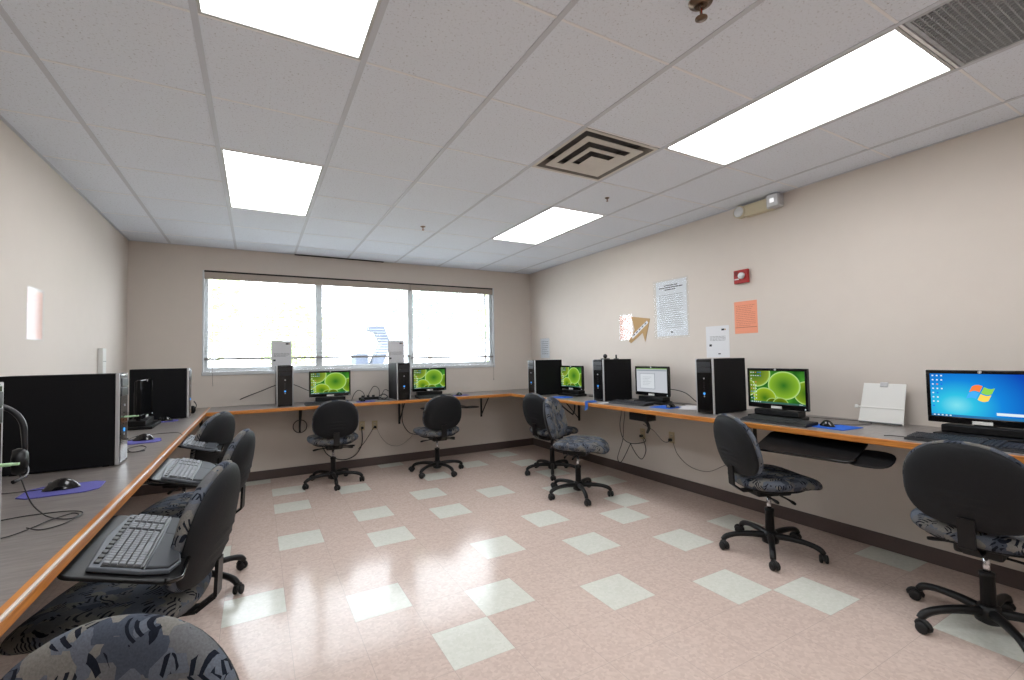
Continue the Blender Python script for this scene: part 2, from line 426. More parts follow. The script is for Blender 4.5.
# window: white aluminium frame, three panes
fr = MB(); fy0, fy1 = YB+0.05, YB+0.10
fr.box(WX0, WX1, fy0, fy1, WZ0+0.02, WZ0+0.065, 0.003); fr.box(WX0, WX1, fy0, fy1, WZ1-0.04, WZ1, 0.003)
fr.box(WX0, WX0+0.04, fy0, fy1, WZ0+0.065, WZ1-0.04, 0.003); fr.box(WX1-0.045, WX1, fy0, fy1, WZ0+0.065, WZ1-0.04, 0.003)
mull = [0.685, 1.85]
PX = [(WX0+0.04, mull[0]-0.038), (mull[0]+0.038, mull[1]-0.038), (mull[1]+0.038, WX1-0.045)]
for mx_ in mull: fr.box(mx_-0.038, mx_+0.038, fy0, fy1, WZ0+0.065, WZ1-0.04, 0.003)
fr.box(WX1-0.125, WX1-0.10, fy0, fy1, WZ0+0.065, WZ1-0.04, 0.003)
win = struct('window_1', fr, M['frame'])
for a, b in PX:
    MB().box(a, b, fy0+0.02, fy0+0.026, WZ0+0.065, WZ1-0.04).build('glass_pane', M['glass'], win)
mb = MB().box(WX0-0.015, WX1+0.015, YB-0.014, fy0, WZ0-0.022, WZ0+0.02, 0.004)
mb.build('window_sill', M['frame'], win)
mb = MB(); mb.box(WX0-0.012, WX0+0.003, YB-0.006, fy0, WZ0+0.02, WZ1); mb.box(WX1-0.003, WX1+0.012, YB-0.006, fy0, WZ0+0.02, WZ1)
mb.build('window_casing', M['frame'], win)
MB().box(WX0, WX1, YB+0.005, fy0, WZ1-0.014, WZ1).build('shadow_strip', M['slot'], win)  # solid dark strip paints the shadow line above the headrail

def blind(x0, x1, zrail, label):
    t = thing('window_blind', label, 'blind', ((x0+x1)/2, YB+0.022, WZ0+0.02), 0, 'window blinds')
    hw = (x1-x0)/2; z0 = WZ0+0.02
    MB().box(-hw, hw, -0.02, 0.022, WZ1-0.095-z0, WZ1-0.018-z0, 0.003).build('headrail', M['valance'], t)
    mb = MB(); z = zrail+0.035; a = math.radians(6)
    while z < WZ1-0.11:
        mt = Matrix.Translation((0, 0, z-z0)) @ Matrix.Rotation(a, 4, 'X')
        mb.box(-hw+0.004, hw-0.004, -0.0165, 0.0165, -0.0012, 0.0012, mtx=mt); z += 0.036
    mb.build('slats', M['blind'], t)
    MB().box(-hw, hw, -0.016, 0.016, zrail-z0-0.012, zrail-z0+0.012, 0.003).build('bottom_rail', M['rail'], t)
    n = max(2, int((x1-x0)/0.55))
    for k in range(n+1):
        x = -hw+0.09+(2*hw-0.18)*k/n
        MB().box(x-0.001, x+0.001, -0.0185, -0.0175, zrail-z0, WZ1-0.08-z0).build('ladder_cord', M['blind'], t)
    return t, hw
b1, h1_ = blind(WX0+0.006, mull[1]-0.02, 1.405, 'wide white slatted window blind across the left and middle panes')
b2, h2_ = blind(mull[1]-0.012, WX1-0.006, 1.378, 'narrower white slatted window blind over the right pane')
MB().tube([(-h1_+0.08, -0.03, 1.05), (-h1_+0.08, -0.045, 0.0), (-h1_+0.085, -0.045, -0.16)], 0.0018, 6).build('pull_cord', M['cablegrey'], b1)
MB().tube([(h2_-0.02, -0.03, 1.05), (h2_-0.015, -0.045, 0.0), (h2_-0.015, -0.045, -0.2), (h2_-0.015, -0.045, -0.23)], [0.0018, 0.0018, 0.0018, 0.006], 6).build('pull_cord', M['cablegrey'], b2)

# ------------------------------------------------------------ ceiling fixtures
names = {(2, 2): 'glowing ceiling light panel nearer the window, left row', (2, 6): 'glowing ceiling light panel at the top left, cut by the frame',
         (6, 2): 'small looking lit ceiling panel beyond the square air diffuser', (6, 6): 'large bright ceiling light panel beside the grey return grille',
         (2, 10): 'added unseen ceiling light panel in the left row behind the camera', (6, 10): 'added unseen ceiling light panel in the right row behind the camera'}
def light(i, j):
    x0, y1 = GX+i*TS, GY-j*TS; cx, cy = x0+TS/2, y1-TS
    t = thing('ceiling_light', names[(i, j)], 'ceiling light', (cx, cy, ZC), 0, 'recessed fluorescent ceiling lights')
    hx, hy = TS/2-0.013, TS-0.009
    mb = MB()
    fwid = 0.012
    for (a, b, c, d) in ((-hx, hx, -hy, -hy+fwid), (-hx, hx, hy-fwid, hy), (-hx, -hx+fwid, -hy+fwid, hy-fwid), (hx-fwid, hx, -hy+fwid, hy-fwid)):
        mb.box(a, b, c, d, -0.004, 0.03)
    mb.build('light_frame', M['trof'], t)
    MB().box(-hx+fwid, hx-fwid, -hy+fwid, hy-fwid, 0.004, 0.009).build('diffuser', M['panel'], t)
    MB().box(-hx, hx, -hy, hy, 0.045, 0.09).build('housing', M['trof'], t)
for i, j in LIGHTS: light(i, j)
# air diffuser
cx, cy = GX+5.5*TS, GY-5.5*TS
t = thing('air_diffuser', 'square cream four way ceiling air diffuser with stepped louvers and sooty edges', 'ceiling vent', (cx, cy, ZC))
h = TS/2-0.013
def ringbox(mb, h0, z0, h1, z1):      # sloping square ring from half width h0 at z0 to h1 at z1
    v = [(-h0, -h0, z0), (h0, -h0, z0), (h0, h0, z0), (-h0, h0, z0), (-h1, -h1, z1), (h1, -h1, z1), (h1, h1, z1), (-h1, h1, z1)]
    v += [(x, y, z+0.004) for x, y, z in v]
    f = [(0, 1, 5, 4), (1, 2, 6, 5), (2, 3, 7, 6), (3, 0, 4, 7)]
    f2 = [tuple(k+8 for k in q[::-1]) for q in f]
    mb._add(v, f+f2)
mb = MB(); ringbox(mb, h, -0.004, h-0.020, -0.004); mb.build('face_frame', M['vent'], t)
MB().box(-h, h, -h, h, 0.075, 0.08).build('duct_plate', M['ventdark'], t)
mb = MB(); ringbox(mb, h-0.020, -0.004, h-0.055, 0.045); mb.build('sooty_pan', M['ventsoot'], t)
mb = MB(); ringbox(mb, h-0.055, 0.045, h-0.06, 0.075); mb.build('duct_collar', M['ventdark'], t)
for (a, b, z) in ((0.226, 0.172, -0.008), (0.142, 0.100, -0.022)):
    mb = MB(); ringbox(mb, a, z, b, z+0.004); mb.build('louver', M['vent'], t)
mb = MB(); mb.box(-0.070, 0.070, -0.070, 0.070, -0.036, -0.032, 0.002); mb.build('centre_cone', M['vent'], t)
# return grille
cx, cy = GX+6.5*TS, GY-8.5*TS
t = thing('return_grille', 'square grey dusty egg crate return air grille in the ceiling', 'ceiling vent', (cx, cy, ZC))
mb = MB()
for (a, b, c, d) in ((-h, h, -h, -h+0.015), (-h, h, h-0.015, h), (-h, -h+0.015, -h+0.015, h-0.015), (h-0.015, h, -h+0.015, h-0.015)): mb.box(a, b, c, d, -0.004, 0.02)
mb.build('grille_frame', M['grille'], t)
mb = MB(); k = -h+0.015
while k < h-0.01:
    mb.box(k, k+0.004, -h+0.015, h-0.015, -0.002, 0.006); mb.box(-h+0.015, h-0.015, k, k+0.004, -0.002, 0.006); k += 0.021
mb.build('grille_core', M['grille'], t)
MB().box(-h, h, -h, h, 0.016, 0.02).build('dusty_filter', M['filter'], t)
# sprinklers
def sprinkler(x, y, label, s=1.0):
    t = thing('fire_sprinkler', label, 'sprinkler', (x, y, ZC), 0.5, 'ceiling sprinkler heads')
    MB().lathe([(0.038*s, 0.0), (0.036*s, -0.006*s), (0.022*s, -0.010*s), (0.02*s, -0.014*s)], 20).build('escutcheon', M['brass'], t)
    mb = MB(); mb.lathe([(0.010*s, -0.010*s), (0.010*s, -0.024*s)], 12)
    for sg in (-1, 1): mb.tube([(sg*0.010*s, 0, -0.022*s), (sg*0.017*s, 0, -0.034*s), (sg*0.006*s, 0, -0.052*s)], 0.0028*s, 6, 4)
    mb.build('yoke', M['brass'], t)
    MB().tube([(0, 0, -0.024*s), (0, 0, -0.048*s)], 0.0035*s, 8).build('glass_bulb', M['redbulb'], t)
    MB().lathe([(0.004*s, -0.052*s), (0.019*s, -0.054*s), (0.019*s, -0.057*s), (0.003*s, -0.058*s)], 16).build('deflector', M['brass'], t)
sprinkler(1.433, 1.08, 'large brassy fire sprinkler head near the top edge of the picture', 1.15)
sprinkler(1.43, 4.3, 'small dark sprinkler head near the window side of the ceiling', 0.65)
sprinkler(2.53, 2.86, 'small dark sprinkler head beside the far right ceiling light', 0.5)

# ------------------------------------------------------------ worktops
def worktop(name, label, x0, x1, y0, y1, edge):
    t = thing(name, label, 'worktop', ((x0+x1)/2, (y0+y1)/2, DT-DTH), 0)
    ox, oy, oz = t.location
    L_ = MB(); W_ = MB()
    e = 0.022
    a, b, c, d = x0-ox, x1-ox, y0-oy, y1-oy
    if edge == '+x': L_.box(a, b-e, c, d, 0, DTH); W_.box(b-e, b, c, d, 0, DTH, 0.006)
    if edge == '-x': L_.box(a+e, b, c, d, 0, DTH); W_.box(a, a+e, c, d, 0, DTH, 0.004)
    if edge == '-y': L_.box(a, b, c+e, d, 0, DTH); W_.box(a, b, c, c+e, 0, DTH, 0.004)
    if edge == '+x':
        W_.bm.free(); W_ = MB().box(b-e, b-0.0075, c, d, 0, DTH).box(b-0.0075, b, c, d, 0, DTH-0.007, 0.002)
        MB().box(b-0.0075, b+0.0005, c, d, DTH-0.007, DTH+0.0004, 0.002).build('edge_glint', M['edgeglint'], t)  # pale bar painted as the highlight on the left worktop's top corner
    L_.build('laminate_top', M['lam'], t); W_.build('wood_edge', M['oak'], t)
    return t
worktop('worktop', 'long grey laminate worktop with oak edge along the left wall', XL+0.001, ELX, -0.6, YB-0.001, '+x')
worktop('worktop', 'grey laminate worktop with oak edge under the window', ELX+0.001, ERX-0.001, EBY, YB-0.001, '-y')
worktop('worktop', 'long grey laminate worktop with oak edge along the right wall', ERX, XR-0.001, -0.6, YB-0.001, '-x')

# brackets
def bracket_mesh(t, arm=0.36, ht=0.33):   # origin on wall at underside; extends to -y, down
    MB().box(-0.011, 0.011, -0.022, 0, -ht, 0, 0.002).build('upright', M['steelblk'], t)
    MB().box(-0.011, 0.011, -arm, -0.022, -0.02, 0, 0.002).build('arm', M['steelblk'], t)
    MB().tube([(0, -0.016, -ht+0.03), (0, -arm+0.08, -0.012)], 0.008, 6).build('brace', M['steelblk'], t)
t0 = thing('desk_bracket', 'black steel bracket below the left tower on the window worktop', 'bracket', (0.46, YB-0.0005, DT-DTH-0.0005), 0, 'brackets under the window worktop')
bracket_mesh(t0)
place(copy_tree(t0), (1.665, YB-0.0005, DT-DTH-0.0005), 0, 'black steel bracket below the right tower on the window worktop')
place(copy_tree(t0), (2.87, YB-0.0005, DT-DTH-0.0005), 0, 'black steel bracket near the far right corner under the window worktop')
place(copy_tree(t0), (-0.52, YB-0.0005, DT-DTH-0.0005), 0, 'black steel bracket in the far left corner under the worktop')
for y, l in ((4.9, 'black steel bracket under the right worktop beside the two far chairs'), (2.44, 'black steel bracket under the right worktop behind the single chair')):
    place(copy_tree(t0), (XR-0.0005, y, DT-DTH-0.0005), -PI/2, l, 'brackets under the right worktop')

# ------------------------------------------------------------ office chairs
def superell(t, n=2.6):
    c, s = math.cos(t), math.sin(t)
    return (math.copysign(abs(c)**(2/n), c), math.copysign(abs(s)**(2/n), s))
SEAT_Z = 0.490
def cushion(nring, nseg, pos):       # closed disc-like solid; pos(rho, ang, side) side +1 / -1
    mb = MB(); bm = mb.bm
    rr_ = lambda r: 1-(1-r/nring)**1.7
    top = [[bm.verts.new(pos(rr_(r), 2*PI*k/nseg, 1)) for k in range(nseg)] for r in range(1, nring+1)]
    bot = [[bm.verts.new(pos(rr_(r), 2*PI*k/nseg, -1)) for k in range(nseg)] for r in range(1, nring)]
    ct = bm.verts.new(pos(0, 0, 1)); cb = bm.verts.new(pos(0, 0, -1))
    fs = []
    for k in range(nseg):
        k2 = (k+1) % nseg
        fs.append(bm.faces.new([ct, top[0][k], top[0][k2]]))
        for r in range(nring-1): fs.append(bm.faces.new([top[r][k], top[r+1][k], top[r+1][k2], top[r][k2]]))
        fs.append(bm.faces.new([cb, bot[0][k2], bot[0][k]]))
        for r in range(nring-2): fs.append(bm.faces.new([bot[r][k], bot[r][k2], bot[r+1][k2], bot[r+1][k]]))
        fs.append(bm.faces.new([bot[-1][k], bot[-1][k2], top[-1][k2], top[-1][k]]))
    for f in fs: f.smooth = True
    bmesh.ops.recalc_face_normals(bm, faces=fs)
    return mb
def make_chair():
    t = thing('office_chair', '', 'chair', (0, 0, 0), 0, 'armless swivel office chairs with swirl pattern fabric')
    # seat: faces +Y
    def seat_pos(side_th):
        def pos(rho, a, side):
            cx_, sy_ = superell(a, 2.7)
            x = 0.265*rho*cx_*(1-0.05*rho*sy_); y = 0.262*rho*sy_+0.04
            th = math.sqrt(max(0, 1-rho**7))
            fall = -0.035*max(0, (y-0.14)/0.14)**2 + 0.018*(abs(x)/0.25)**2
            zt = SEAT_Z + fall + (0.045*th if side > 0 else -side_th*th)
            return (x, y, zt)
        return pos
    cushion(11, 40, seat_pos(0.044)).build('seat', M['fabric'], t)
    def pan(rho, a, side):
        cx_, sy_ = superell(a, 2.7)
        x = 0.215*rho*cx_; y = 0.20*rho*sy_+0.005
        th = math.sqrt(max(0, 1-rho**5))
        return (x, y, SEAT_Z-0.032+(0.01 if side > 0 else -0.020)*th)
    cushion(4, 28, pan).build('seat_pan', M['shell'], t)
    # backrest
    BZ, BH, BW = 0.742, 0.212, 0.236
    rec = math.radians(12)
    def bpos(front):
        def pos(rho, a, side):
            cx_, sz_ = superell(a, 2.2 if math.sin(a) > 0 else 3.0)
            z = BH*rho*sz_; x = BW*rho*cx_*(1-0.06*rho*sz_)
            if not front: x *= 0.965; z *= 0.965
            th = math.sqrt(max(0, 1-rho**(12 if front else 5)))
            curve = 0.045*(abs(x)/BW)**2 - 0.018*math.cos(z/BH*1.5)
            if front: y = curve + ((0.052-0.014*rho**3)*th if side > 0 else -0.010*th)
            else:
                y = curve - 0.010 + (0.008*th if side > 0 else -0.034*th)
                if side < 0:      # moulded arcs across the middle
                    for q, s_ in ((-0.02, 0.16), (-0.055, 0.15), (-0.09, 0.12)):
                        zz = q - 1.3*x*x; g = math.exp(-((z-zz)/0.008)**2)*max(0, 1-(abs(x)/s_)**4)
                        y -= 0.0045*g
            y2 = y*math.cos(rec) - z*math.sin(rec); z2 = y*math.sin(rec) + z*math.cos(rec)
            return (x, y2-0.245, z2+BZ)
        return pos
    cushion(16, 44, bpos(True)).build('backrest', M['fabric'], t)
    cushion(34, 48, bpos(False)).build('backrest_shell', M['shell'], t)
    mb = MB()
    pp = [(-0.06, 0.425), (-0.20, 0.425), (-0.262, 0.47), (-0.268, 0.60)]
    for (ya, za), (yb, zb_) in zip(pp[:-1], pp[1:]):
        dy, dz = yb-ya, zb_-za; l_ = math.hypot(dy, dz); ny, nz = -dz/l_*0.006, dy/l_*0.006
        mb._add([(sx, yy, zz) for sx in (-0.03, 0.03) for yy, zz in ((ya+ny, za+nz), (ya-ny, za-nz), (yb-ny, zb_-nz), (yb+ny, zb_+nz))],
                [(0, 1, 2, 3), (7, 6, 5, 4), (0, 4, 5, 1), (1, 5, 6, 2), (2, 6, 7, 3), (3, 7, 4, 0)])
    mb.build('back_support', M['basechair'], t)
    MB().box(-0.085, 0.085, -0.13, 0.11, 0.395, 0.448, 0.012).build('mechanism', M['basechair'], t)
    for sx, yy, ln in ((1, 0.02, 0.235), (1, -0.07, 0.20), (-1, -0.02, 0.21)):
        mb = MB().tube([(sx*0.07, yy, 0.405), (sx*(ln-0.07), yy, 0.402), (sx*(ln-0.02), yy, 0.396), (sx*ln, yy, 0.392)], [0.006, 0.006, 0.011, 0.008], 8, 3)
        mb.build('lever', M['basechair'], t)
    MB().lathe([(0.014, 0.26), (0.014, 0.39)], 14).build('gas_piston', M['chrome'], t)
    MB().lathe([(0.026, 0.07), (0.030, 0.09), (0.027, 0.27), (0.030, 0.272), (0.030, 0.29), (0.018, 0.292)], 18).build('column_cover', M['basechair'], t)
    MB().lathe([(0.030, 0.05), (0.052, 0.062), (0.055, 0.10), (0.040, 0.135), (0.030, 0.14)], 20).build('hub', M['basechair'], t)
    for k in range(5):
        a = 2*PI*k/5 + 0.31
        d = Vector((math.cos(a), math.sin(a), 0)); n_ = Vector((-d.y, d.x, 0))
        mb = MB()
        path = [d*0.03+Vector((0, 0, 0.105)), d*0.12+Vector((0, 0, 0.112)), d*0.22+Vector((0, 0, 0.106)), d*0.285+Vector((0, 0, 0.088)), d*0.31+Vector((0, 0, 0.062))]
        mb.tube(path, [0.024, 0.021, 0.018, 0.019, 0.017], 8, 4)
        leg = mb.build('leg', M['basechair'], t)
        cpos = d*0.31
        # caster trails sideways
        tr = (n_*0.016 + d*0.008)
        ax = d.cross(Vector((0, 0, 1))) if k % 2 else d
        ax = (n_*0.35+d*0.94).normalized() if k % 2 == 0 else (d*0.45-n_*0.9).normalized()
        perp = Vector((0, 0, 1)).cross(ax).normalized()
        cc = cpos + perp*0.014
        R = Matrix((( perp.x, 0, ax.x, cc.x), (perp.y, 0, ax.y, cc.y), (0, 1, 0, 0.0275), (0, 0, 0, 1)))
        mb = MB()
        for s0 in (-0.025, 0.006): mb.lathe([(0.010, s0), (0.024, s0+0.001), (0.027, s0+0.006), (0.027, s0+0.013), (0.024, s0+0.018), (0.010, s0+0.019)], 18, R)
        mb.lathe([(0.009, -0.006), (0.009, 0.006)], 10, R)
        mb.tube([cpos+Vector((0, 0, 0.038)), cpos+Vector((0, 0, 0.068))], 0.008, 8)
        wv = []
        for q in range(9):
            an = PI*(-0.05)+PI*1.1*q/8
            wv.append(cc+perp*(math.cos(an)*0.031)+Vector((0, 0, 0.0275+math.sin(an)*0.031)))
        mb.tube(wv, [0.006]+[0.011]*7+[0.006], 6)
        mb.build('caster', M['rubber'], leg)
    return t
ch = make_chair()
def ang(dx, dy): return math.atan2(dy, dx)-PI/2
CH = [((0.75, 5.46), (0.0, 1), 'swivel chair seen from behind at the left monitor under the window'),
      ((1.90, 5.28), (0.02, 1), 'swivel chair seen from behind at the right monitor under the window'),
      ((3.02, 4.48), (1, 0.15), 'dark backed swivel chair in the far right corner, half hidden behind another'),
      ((2.755, 3.64), (0.58, -0.81), 'swivel chair with patterned seat turned out from the right worktop'),
      ((3.09, 1.93), (0.91, -0.41), 'swivel chair at the big green leaf monitor on the right worktop'),
      ((3.06, 0.845), (1, 0.05), 'swivel chair nearest on the right, in front of the blue desktop monitor'),
      ((-0.48, 4.32), (-0.9, 0.42), 'farthest of the swivel chairs along the left worktop'),
      ((-0.33, 3.38), (-0.98, 0.20), 'middle swivel chair along the left worktop, beside the second keyboard tray'),
      ((-0.38, 2.10), (-0.98, 0.20), 'swivel chair tucked at the silver ergonomic keyboard on the left'),
      ((-0.32, 0.82), (-0.45, -0.89), 'nearest swivel chair, its patterned backrest cut off at the bottom left corner')]
ADJ = [(52, -0.005), (69, 0), (20, 0.01), (30, 0.01), (-2, 0), (2, 0), (40, 0.04), (32, 0.0), (20, 0.045), (0, -0.035)]     # base turn in degrees, seat height change
for k, (p, d, l) in enumerate(CH):
    o = ch if k == 0 else copy_tree(ch)
    place(o, (p[0], p[1], 0), ang(*d), l)
    spin, dz = ADJ[k]
    for c_ in o.children:
        kind_ = c_.name.split('.')[0]
        if kind_ == 'leg': c_.rotation_euler = (0, 0, math.radians(spin)-0.31-ang(*d))
        elif kind_ not in ('hub', 'column_cover'): c_.location.z += dz

# ------------------------------------------------------------ computer towers
def make_tower():
    t = thing('computer_tower', '', 'computer tower', (0, 0, 0), 0, 'black and silver computer towers')
    W, D_, H = 0.168, 0.42, 0.448     # origin: front face centre at base, body extends +y
    MB().box(-W/2+0.003, W/2-0.003, 0.0145, D_, 0.004, H, 0.003).build('case', M['towerside'], t)
    MB().box(-W/2+0.0115, W/2-0.0115, -0.004, 0.014, 0.006, H-0.004, 0.006, 3).build('front_bezel', M['blackgloss'], t)
    for s in (-1, 1):
        MB().box(s*W/2-(0.0 if s < 0 else 0.011), s*W/2+(0.011 if s < 0 else 0.0), -0.002, 0.014, 0.002, H+0.001, 0.003).build('side_trim', M['silver'], t)
    MB().box(-W/2+0.02, W/2-0.02, -0.0075, -0.003, H-0.065, H-0.024, 0.002).build('optical_drive', M['darkgrey'], t)
    MB().box(-W/2+0.02, W/2-0.02, -0.0075, -0.003, H-0.112, H-0.070, 0.002).build('drive_cover', M['darkgrey'], t)
    MB().lathe([(0.006, 0), (0.006, 0.004)], 12, Matrix.Translation((0.0, -0.004, H-0.16)) @ Matrix.Rotation(PI/2, 4, 'X')).build('power_button', M['silver'], t)
    mb = MB()
    for q in range(4): mb.box(-0.008, 0.008, -0.0052, -0.0038, H-0.20-q*0.018, H-0.195-q*0.018)
    mb.build('front_ports', M['slot'], t)
    MB().lathe([(0.010, 0), (0.010, 0.003)], 16, Matrix.Translation((0.0, -0.004, 0.165)) @ Matrix.Rotation(PI/2, 4, 'X')).build('badge', M['hpblue'], t)
    MB().box(-0.004, 0.004, -0.006, -0.004, 0.138, 0.148).build('sticker', M['silver'], t)
    mb = MB()
    for sx in (-1, 1):
        for yy in (0.05, D_-0.05): mb.box(sx*0.06-0.012, sx*0.06+0.012, yy-0.012, yy+0.012, 0, 0.004)
    mb.build('foot', M['rubber'], t)
    return t
tw = make_tower()
TW = [((0.278, 5.60), 0, 'black and silver computer tower standing left under the window, a white notice behind it'),
      ((1.560, 5.47), 0, 'black and silver computer tower standing right under the window, a white notice behind it'),
      ((3.06, 4.972), -PI/2, 'computer tower in the far right corner below the small shiny sheet'),
      ((3.215, 3.855), -PI/2+0.04, 'computer tower with small black gadgets on top on the right worktop'),
      ((3.195, 2.50), -PI/2, 'computer tower below the white notice on the right wall'),
      ((-0.622, 1.745), PI/2, 'computer tower cut off by the left edge of the picture'),
      ((-0.585, 2.985), PI/2, 'large looking computer tower seen side on near the left wall'),
      ((-0.530, 5.12), PI/2, 'computer tower at the far end of the left worktop')]
for k, (p, rz, l) in enumerate(TW):
    place(tw if k == 0 else copy_tree(tw), (p[0], p[1], DT+0.0005), rz, l)

# ------------------------------------------------------------ screens
def scr_green():      # macro photograph of green leaf discs, drawn with distance fields
    m = bpy.data.materials.new('screen_green_leaves'); m.use_nodes = True; nt = m.node_tree
    nt.nodes.remove(nt.nodes['Principled BSDF']); N = nt.nodes.new; L = nt.links.new
    tc = N('ShaderNodeTexCoord')
    col = None
    base = N('ShaderNodeTexNoise'); base.inputs['Scale'].default_value = 9; L(tc.outputs['Object'], base.inputs['Vector'])
    r0 = N('ShaderNodeValToRGB'); r0.color_ramp.elements[0].position = 0.35; r0.color_ramp.elements[0].color = (0.01, 0.08, 0.01, 1)
    r0.color_ramp.elements[1].position = 0.7; r0.color_ramp.elements[1].color = (0.07, 0.30, 0.03, 1); L(base.outputs[0], r0.inputs[0])
    col = r0.outputs[0]
    # object coords: x -0.205..0.205, z -0.115..0.115
    discs = [(-0.16, 0.10, 0.12, (0.05, 0.22, 0.03)), (-0.24, -0.01, 0.08, (0.05, 0.22, 0.03)), (0.225, -0.03, 0.10, (0.04, 0.22, 0.02)),
             (0.058, 0.016, 0.122, (0.05, 0.30, 0.03)), (-0.092, -0.082, 0.092, (0.07, 0.30, 0.02)), (-0.03, -0.125, 0.055, (0.01, 0.08, 0.005)), (0.030, -0.125, 0.062, (0.02, 0.12, 0.01))]
    for cx, cz, R, c in discs:
        sb = N('ShaderNodeVectorMath'); sb.operation = 'SUBTRACT'; sb.inputs[1].default_value = (cx, 0, cz); L(tc.outputs['Object'], sb.inputs[0])
        ml = N('ShaderNodeVectorMath'); ml.operation = 'MULTIPLY'; ml.inputs[1].default_value = (1/R, 0, 1.18/R); L(sb.outputs[0], ml.inputs[0])
        ln = N('ShaderNodeVectorMath'); ln.operation = 'LENGTH'; L(ml.outputs[0], ln.inputs[0])
        rp = N('ShaderNodeValToRGB'); e = rp.color_ramp.elements
        e[0].position = 0.0; e[0].color = tuple(q*0.5 for q in c)+(1,)
        e[1].position = 0.86; e[1].color = (c[0]*3.5+0.06, c[1]*1.35+0.03, c[2], 1)
        x = e.new(0.95); x.color = (0.42, 0.66, 0.15, 1); x = e.new(0.972); x.color = (0.62, 0.82, 0.42, 1); x = e.new(0.99); x.color = (0.08, 0.3, 0.03, 1)
        L(ln.outputs['Value'], rp.inputs[0])
        lt = N('ShaderNodeMath'); lt.operation = 'LESS_THAN'; lt.inputs[1].default_value = 1.0; L(ln.outputs['Value'], lt.inputs[0])
        mx = N('ShaderNodeMix'); mx.data_type = 'RGBA'; L(lt.outputs[0], mx.inputs[0]); L(col, mx.inputs[6]); L(rp.outputs[0], mx.inputs[7]); col = mx.outputs[2]
    e = N('ShaderNodeEmission'); e.inputs[1].default_value = 0.85; L(col, e.inputs[0]); L(e.outputs[0], nt.nodes['Material Output'].inputs[0])
    return m
def scr_blue():
    m = bpy.data.materials.new('screen_blue_desktop'); m.use_nodes = True; nt = m.node_tree
    nt.nodes.remove(nt.nodes['Principled BSDF']); N = nt.nodes.new; L = nt.links.new
    tc = N('ShaderNodeTexCoord')
    sb = N('ShaderNodeVectorMath'); sb.operation = 'SUBTRACT'; sb.inputs[1].default_value = (-0.10, 0, -0.055); L(tc.outputs['Object'], sb.inputs[0])
    ml = N('ShaderNodeVectorMath'); ml.operation = 'MULTIPLY'; ml.inputs[1].default_value = (3.1, 0, 3.9); L(sb.outputs[0], ml.inputs[0])
    ln = N('ShaderNodeVectorMath'); ln.operation = 'LENGTH'; L(ml.outputs[0], ln.inputs[0])
    rp = N('ShaderNodeValToRGB'); e = rp.color_ramp.elements
    e[0].position = 0; e[0].color = (0.20, 0.70, 0.80, 1); e[1].position = 1; e[1].color = (0.005, 0.06, 0.42, 1)
    x = e.new(0.22); x.color = (0.03, 0.50, 0.72, 1); x = e.new(0.55); x.color = (0.008, 0.22, 0.66, 1)
    L(ln.outputs['Value'], rp.inputs[0])
    em = N('ShaderNodeEmission'); em.inputs[1].default_value = 0.95; L(rp.outputs[0], em.inputs[0]); L(em.outputs[0], nt.nodes['Material Output'].inputs[0])
    return m
M['sgreen'] = scr_green(); M['sblue'] = scr_blue()
M['sdoc'] = emat('screen_document_grey', (0.50, 0.52, 0.56, 1), 0.9)
M['sdocw'] = emat('screen_page_white', (0.62, 0.65, 0.68, 1), 0.9)
M['sdocl'] = emat('screen_line_grey', (0.22, 0.26, 0.30, 1), 0.8)
M['sdocg'] = emat('screen_ribbon_green', (0.25, 0.42, 0.16, 1), 0.8)
M['iconw'] = emat('icon_white', (0.75, 0.85, 0.9, 1), 0.9)
M['iconb'] = emat('icon_blue', (0.02, 0.15, 0.8, 1), 0.9)
M['iconr'] = emat('icon_orange', (0.8, 0.25, 0.1, 1), 0.9)
M['tbarscr'] = emat('screen_taskbar', (0.05, 0.16, 0.12, 1), 0.7)
M['tbarblue'] = emat('screen_taskbar_blue', (0.03, 0.20, 0.45, 1), 0.8)
M['lr'] = emat('flag_red', (0.90, 0.20, 0.05, 1), 1); M['lg'] = emat('flag_green', (0.25, 0.60, 0.08, 1), 1)
M['lb'] = emat('flag_blue', (0.06, 0.40, 0.85, 1), 1); M['ly'] = emat('flag_yellow', (0.95, 0.62, 0.10, 1), 1)
M['off'] = mat('screen_off_black', srgb(8, 9, 12), 0.12)
MW, MH = 0.455, 0.296
